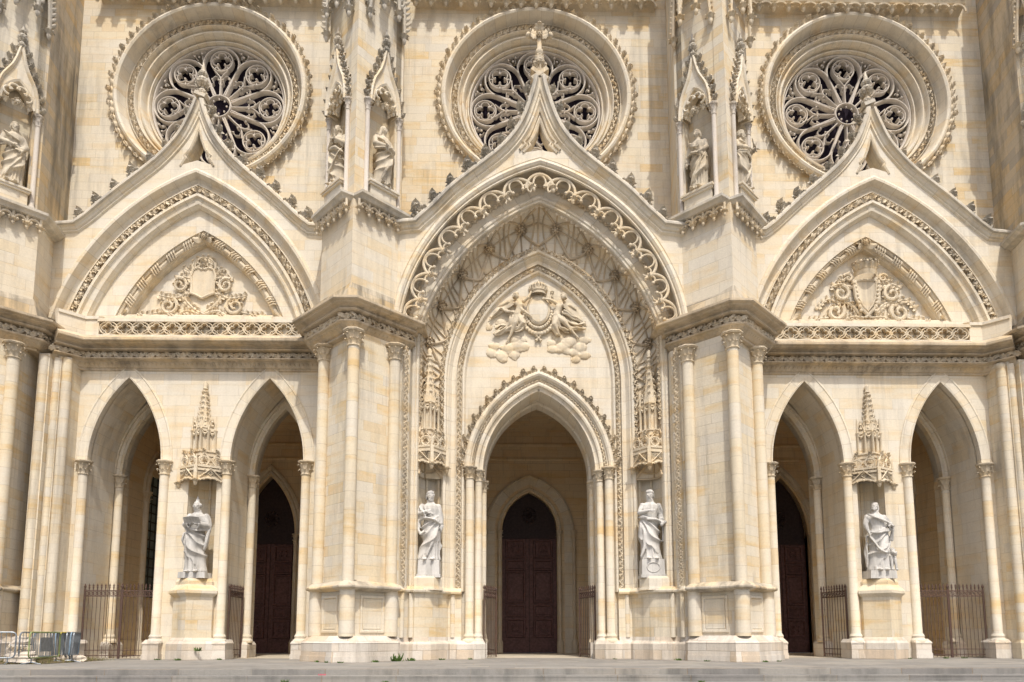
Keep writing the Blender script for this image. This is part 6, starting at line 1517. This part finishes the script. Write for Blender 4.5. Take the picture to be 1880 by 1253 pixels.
# ------------------------------------------------------------------ crowd barriers, stone fragments, turf on the left
def barrier(label, loc, rz, paint, tilt=0., w=1.9, h=.98, panel=None):
    root = empty('crowd_barrier', loc, rz); root.rotation_euler = (tilt, 0, rz); tag(root, label, 'barrier', 'crowd barriers stacked by the left pier')
    b = MB(); rr = .12
    corner = lambda cx, cz, a0: [(cx + rr * math.cos(a), 0, cz + rr * math.sin(a)) for a in np.linspace(a0, a0 + PI / 2, 5)]
    loop = corner(w / 2 - rr, h - rr, 0) + corner(-w / 2 + rr, h - rr, PI / 2) + corner(-w / 2 + rr, .2 + rr, PI) + corner(w / 2 - rr, .2 + rr, 3 * PI / 2)
    b.tube(loop, .024, 6, closed=True); b.build('frame', paint, root, 50)
    b = MB()
    for k in range(1, 15): x = -w / 2 + w * k / 15; b.tube([(x, 0, .2), (x, 0, h)], .009, 5)
    b.build('railing', 'steel', root, 50)
    for s_ in (-1, 1):
        b = MB(); x = s_ * (w / 2 - .18); b.tube([(x, 0, .22), (x, 0, .06)], .02, 6); b.tube([(x, -.28, .012), (x, 0, .075), (x, .28, .012)], .018, 6); b.build('foot', 'steel', root, 50)
    if panel:
        b = MB(); b.box(-.36, .36, -.04, -.022, .38, .82); b.build('panel', panel, root)
barrier('galvanised crowd barrier facing the steps at the left picture edge', (-17.3, -4.6, 0), R(20), 'steel')
barrier('crowd barrier with a green end post and a grey board on it', (-15.85, -3.75, 0), R(98), 'paint_green', panel='steel')
barrier('galvanised crowd barrier behind the board, nearest the grass', (-16.35, -3.1, 0), R(84), 'steel')
barrier('sky blue crowd barrier standing before the stepped jamb', (-16.45, -2.2, 0), R(80), 'paint_blue')
stack = [('steel', 'galvanised crowd barrier at the front of the stacked row'), ('paint_blue', 'blue crowd barrier second in the stacked row'), ('steel', 'galvanised crowd barrier between the blue and yellow ones'), ('paint_yellow', 'yellow crowd barrier in the middle of the stacked row'), ('paint_blue', 'blue crowd barrier just behind the yellow one'), ('steel', 'galvanised crowd barrier at the back of the stacked row')]
for k, (m_, lb) in enumerate(stack): barrier(lb, (-16.0 - .13 * k + .02 * (k % 2), -1.95 + .05 * k, 0), R(112 + rnd.uniform(-5, 5)), m_, R(rnd.uniform(-3, 3)))
def fragment(label, loc, dims, rz, tilt, seed, carved=False):
    rg = random.Random(seed); b = MB(); n = 9
    V = []; lay = 4
    for j in range(lay):
        z = j / (lay - 1)
        for i in range(n):
            a = 2 * PI * i / n; k = 1 + rg.uniform(-.16, .12) - .12 * z
            c_ = math.copysign(abs(math.cos(a)) ** .55, math.cos(a)); s_ = math.copysign(abs(math.sin(a)) ** .55, math.sin(a)); V.append((c_ * k * dims[0], s_ * k * dims[1], z * dims[2] * (1 + rg.uniform(-.06, .06))))
    F = [(j * n + i, j * n + (i + 1) % n, (j + 1) * n + (i + 1) % n, (j + 1) * n + i) for j in range(lay - 1) for i in range(n)] + [tuple(range(n))[::-1], tuple(range((lay - 1) * n, lay * n))]
    b.add(V, F); o = b.build('stone_fragment', 'rubble_base', None); o.location = loc; o.rotation_euler = (tilt, tilt * .5, rz)
    tag(o, label, 'stone', 'broken carved stones behind the barriers')
    if carved:
        b = MB(); b.stamp(BOSS, (0, -dims[1] * .95, dims[2] * .55), (1, 0, 0), (0, 0, 1), (0, -1, 0), dims[2] * .4); foliage(b, [(-dims[0] * .7, -dims[1] * .9, dims[2] * .85), (dims[0] * .7, -dims[1] * .9, dims[2] * .85)], (0, -1, 0), .14); b.build('carving', 'carved', o, 50)
fragment('large carved stone block leaning behind the board-carrying barrier', (-16.75, -3.55, .12), (.36, .28, .5), .3, .15, 1, True)
fragment('flat broken slab lying at the bottom of the stone heap', (-16.5, -3.85, .08), (.5, .3, .16), -.2, .08, 2)
fragment('grooved stone piece on top of the flat broken slab', (-16.52, -3.82, .24), (.4, .24, .14), .15, .12, 3)
fragment('squarish stone set on the tall carved block', (-16.72, -3.5, .62), (.3, .22, .22), .5, .05, 4)
fragment('small round stone lump left of the stone heap', (-17.25, -3.9, .08), (.16, .14, .18), .1, .1, 5)
fragment('dark stone block behind the leftmost barrier', (-18.3, -3.7, .05), (.4, .3, .55), .2, .05, 6, True)
fragment('low stone kerb piece behind the blue barrier', (-15.9, -2.4, .03), (.55, .18, .2), .25, .03, 7)
fragment('pale stone offcut under the stacked barriers', (-16.9, -.95, .03), (.3, .2, .2), .7, .1, 8)
b = MB(); rg = random.Random(12)
V = []; nx_, ny_ = 34, 14
for j in range(ny_):
    for i in range(nx_):
        u, v = i / (nx_ - 1), j / (ny_ - 1); x = -20.2 + 4.6 * u; y = -4.9 + 3.6 * v + (x + 20.2) * .18
        V.append((x, y, .012 + .13 * math.sin(PI * u) ** .5 * math.sin(PI * v) ** .6 * (1 + .4 * rg.uniform(-1, 1))))
b.add(V, [(j * nx_ + i, j * nx_ + i + 1, (j + 1) * nx_ + i + 1, (j + 1) * nx_ + i) for j in range(ny_ - 1) for i in range(nx_ - 1)])
tag(b.build('earth_bank', 'earth', None, 60), kind='structure')
b = MB()
for k in range(2600):
    p = V[rg.randrange(len(V))]; x, y = p[0] + rg.uniform(-.15, .15), p[1] + rg.uniform(-.15, .15); h = rg.uniform(.04, .12); a = rg.uniform(0, PI); w = .008
    b.add([(x - w * math.cos(a), y - w * math.sin(a), p[2] - .02), (x + w * math.cos(a), y + w * math.sin(a), p[2] - .02), (x + rg.uniform(-.05, .05), y + rg.uniform(-.05, .05), p[2] + h)], [(0, 1, 2)])
tag(b.build('grass', 'grass_blade'), 'dry yellowish grass on the bank behind the barriers', 'grass', kind='stuff')

# ------------------------------------------------------------------ weeds along the foot of the wall and on the steps
def weed_mesh(seed, tall):
    rg = random.Random(seed); b = MB()
    for k in range(26):
        a = rg.uniform(0, 2 * PI); r = rg.uniform(.0, .5); e = rg.uniform(.35, 1.3); L_ = rg.uniform(.5, 1.) * (tall if e > .8 else .7)
        d = np.array((math.cos(a) * math.cos(e), math.sin(a) * math.cos(e) * .6, math.sin(e))); s_ = np.cross(d, (0, 0, 1)); s_ /= np.linalg.norm(s_) + 1e-6; n_ = np.cross(s_, d)
        b.stamp(LEAFLET, (r * math.cos(a), r * math.sin(a) * .4, -.02), tuple(s_), tuple(d), tuple(n_), (.3, L_ * .7, .3))
    return b.mesh('weed', 60)
WM = [weed_mesh(s, t) for s, t in ((1, .8), (2, 1.3), (3, .6))]
for m_ in WM: m_.materials.append(MATS['leaf_green'])
def weed(x, y, s, k, label, z=0.):
    o = bpy.data.objects.new('weed', WM[k]); C.objects.link(o); o.location = (x, y, z); o.scale = (s * 1.3, s, s); o.rotation_euler = (0, 0, rnd.uniform(-.6, .6)); tag(o, label, 'weed', 'weeds growing at the foot of the front')
weed(-7.5, -2.9, .14, 0, 'low weed at the outer corner of the left pier plinth')
weed(-7.05, -3.35, .16, 2, 'spreading low weed beside the outer corner weed, left pier')
weed(-6.6, -3.62, .13, 2, 'flat weed right before the front edge of the left pier')
weed(-5.6, -3.0, .16, 0, 'bright weed on the inner slope of the left pier plinth')
weed(-5.05, -2.2, .34, 1, 'tallest bushy weed, at the inner corner of the left pier')
weed(-4.6, -1.75, .22, 0, 'mid-sized weed just right of the tallest bushy weed')
weed(-3.6, -.85, .16, 2, 'small weed below the statue left of the central doorway')
weed(-2.6, -.45, .12, 0, 'small weed at the left jamb of the central doorway')
weed(2.7, -.45, .1, 2, 'tiny weed at the right jamb of the central doorway')
weed(4.7, -1.75, .16, 0, 'weed at the inner corner of the right pier')
weed(5.4, -2.75, .13, 2, 'low weed on the inner slope of the right pier plinth')
weed(7.1, -3.45, .12, 0, 'small weed at the front edge of the right pier')
weed(7.75, -2.95, .11, 2, 'flat weed at the outer corner of the right pier')
weed(-13.9, -.5, .14, 2, 'weed at the left foot of the book-reader pedestal')
weed(-12.95, -1.0, .16, 0, 'weed under the prow of the book-reader pedestal')
weed(-12.35, -.72, .17, 1, 'weed sprouting from a joint of the book-reader pedestal', .33)
weed(-11.7, -.45, .13, 0, 'weed at the right foot of the book-reader pedestal')
weed(15.2, -.1, .16, 2, 'weed in front of the far right gate')
weed(16.0, .05, .14, 2, 'weed by the middle post of the far right gate')
weed(13.6, -.5, .1, 0, 'tiny weed at the right foot of the lion statue pedestal')
weed(-6.9, -8.28, .12, 1, 'sprig growing on a step in front of the left pier', -.32)
weed(-4.4, -8.28, .12, 0, 'sprig on a step below the tallest bushy weed', -.32)
weed(3.6, -8.28, .12, 2, 'sprig on a step in front of the right niche', -.32)
weed(14.6, -7.95, .2, 2, 'patch of weeds on a step at the far right', -.16)
b = MB()
for k in range(5): b.stamp(LEAFLET, (.03 * k - .06, .02 * (k % 2), .01), (1, 0, 0), (.3 * (k - 2), .8, .15), (0, 0, 1), .05)
o = b.build('petal_scrap', 'petal', None); o.location = (-6.1, -7.85, -.158); tag(o, 'scrap of magenta petals lying on the top step', 'petal')
# ------------------------------------------------------------------ camera, sun and sky
cam = bpy.data.cameras.new('camera'); co = bpy.data.objects.new('camera', cam); C.objects.link(co)
bpy.context.scene.camera = co
Fpx = 1270.4546
cam.sensor_fit = 'HORIZONTAL'; cam.sensor_width = 36.; cam.lens = Fpx / 1880 * 36.
cam.shift_x = 0.; cam.shift_y = (1022.898 - 626.5) / 1880
cam.clip_start = .1; cam.clip_end = 2000
yaw, pitch, roll = 1.77144176e-02, 1.14090918e-01, -9.85658939e-04
Rm = Matrix.Rotation(-yaw, 4, 'Z') @ Matrix.Rotation(PI / 2 + pitch, 4, 'X') @ Matrix.Rotation(roll, 4, 'Z')
Rm.translation = Vector((-1.5151, -26., 1.5152 - .672)); co.matrix_world = Rm
EL, AZ = R(58.0), R(9.4)                                    # sun high and a little to the right of the viewer
sd = Vector((math.sin(AZ) * math.cos(EL), -math.cos(AZ) * math.cos(EL), math.sin(EL)))
sl = bpy.data.lights.new('sun', 'SUN'); so = bpy.data.objects.new('sun', sl); C.objects.link(so)
sl.energy = 2.8; sl.angle = R(.55); sl.color = (1., .955, .88)
so.rotation_euler = sd.to_track_quat('Z', 'Y').to_euler()
w = bpy.data.worlds.new('World'); bpy.context.scene.world = w; w.use_nodes = True
nt = w.node_tree; bg = nt.nodes['Background']; sk = nt.nodes.new('ShaderNodeTexSky'); sk.sky_type = 'NISHITA'; sk.sun_disc = False
sk.sun_elevation = EL; sk.sun_rotation = math.atan2(sd.x, sd.y); sk.air_density = 1.; sk.dust_density = 5.; sk.ozone_density = 1.
nt.links.new(sk.outputs[0], bg.inputs[0]); bg.inputs[1].default_value = .15
vs = bpy.context.scene.view_settings; vs.view_transform = 'Standard'; vs.look = 'None'; vs.gamma = 1; vs.use_curve_mapping = False
vs.exposure = .22
bpy.context.scene.cycles.diffuse_bounces = 8; bpy.context.scene.cycles.max_bounces = 12
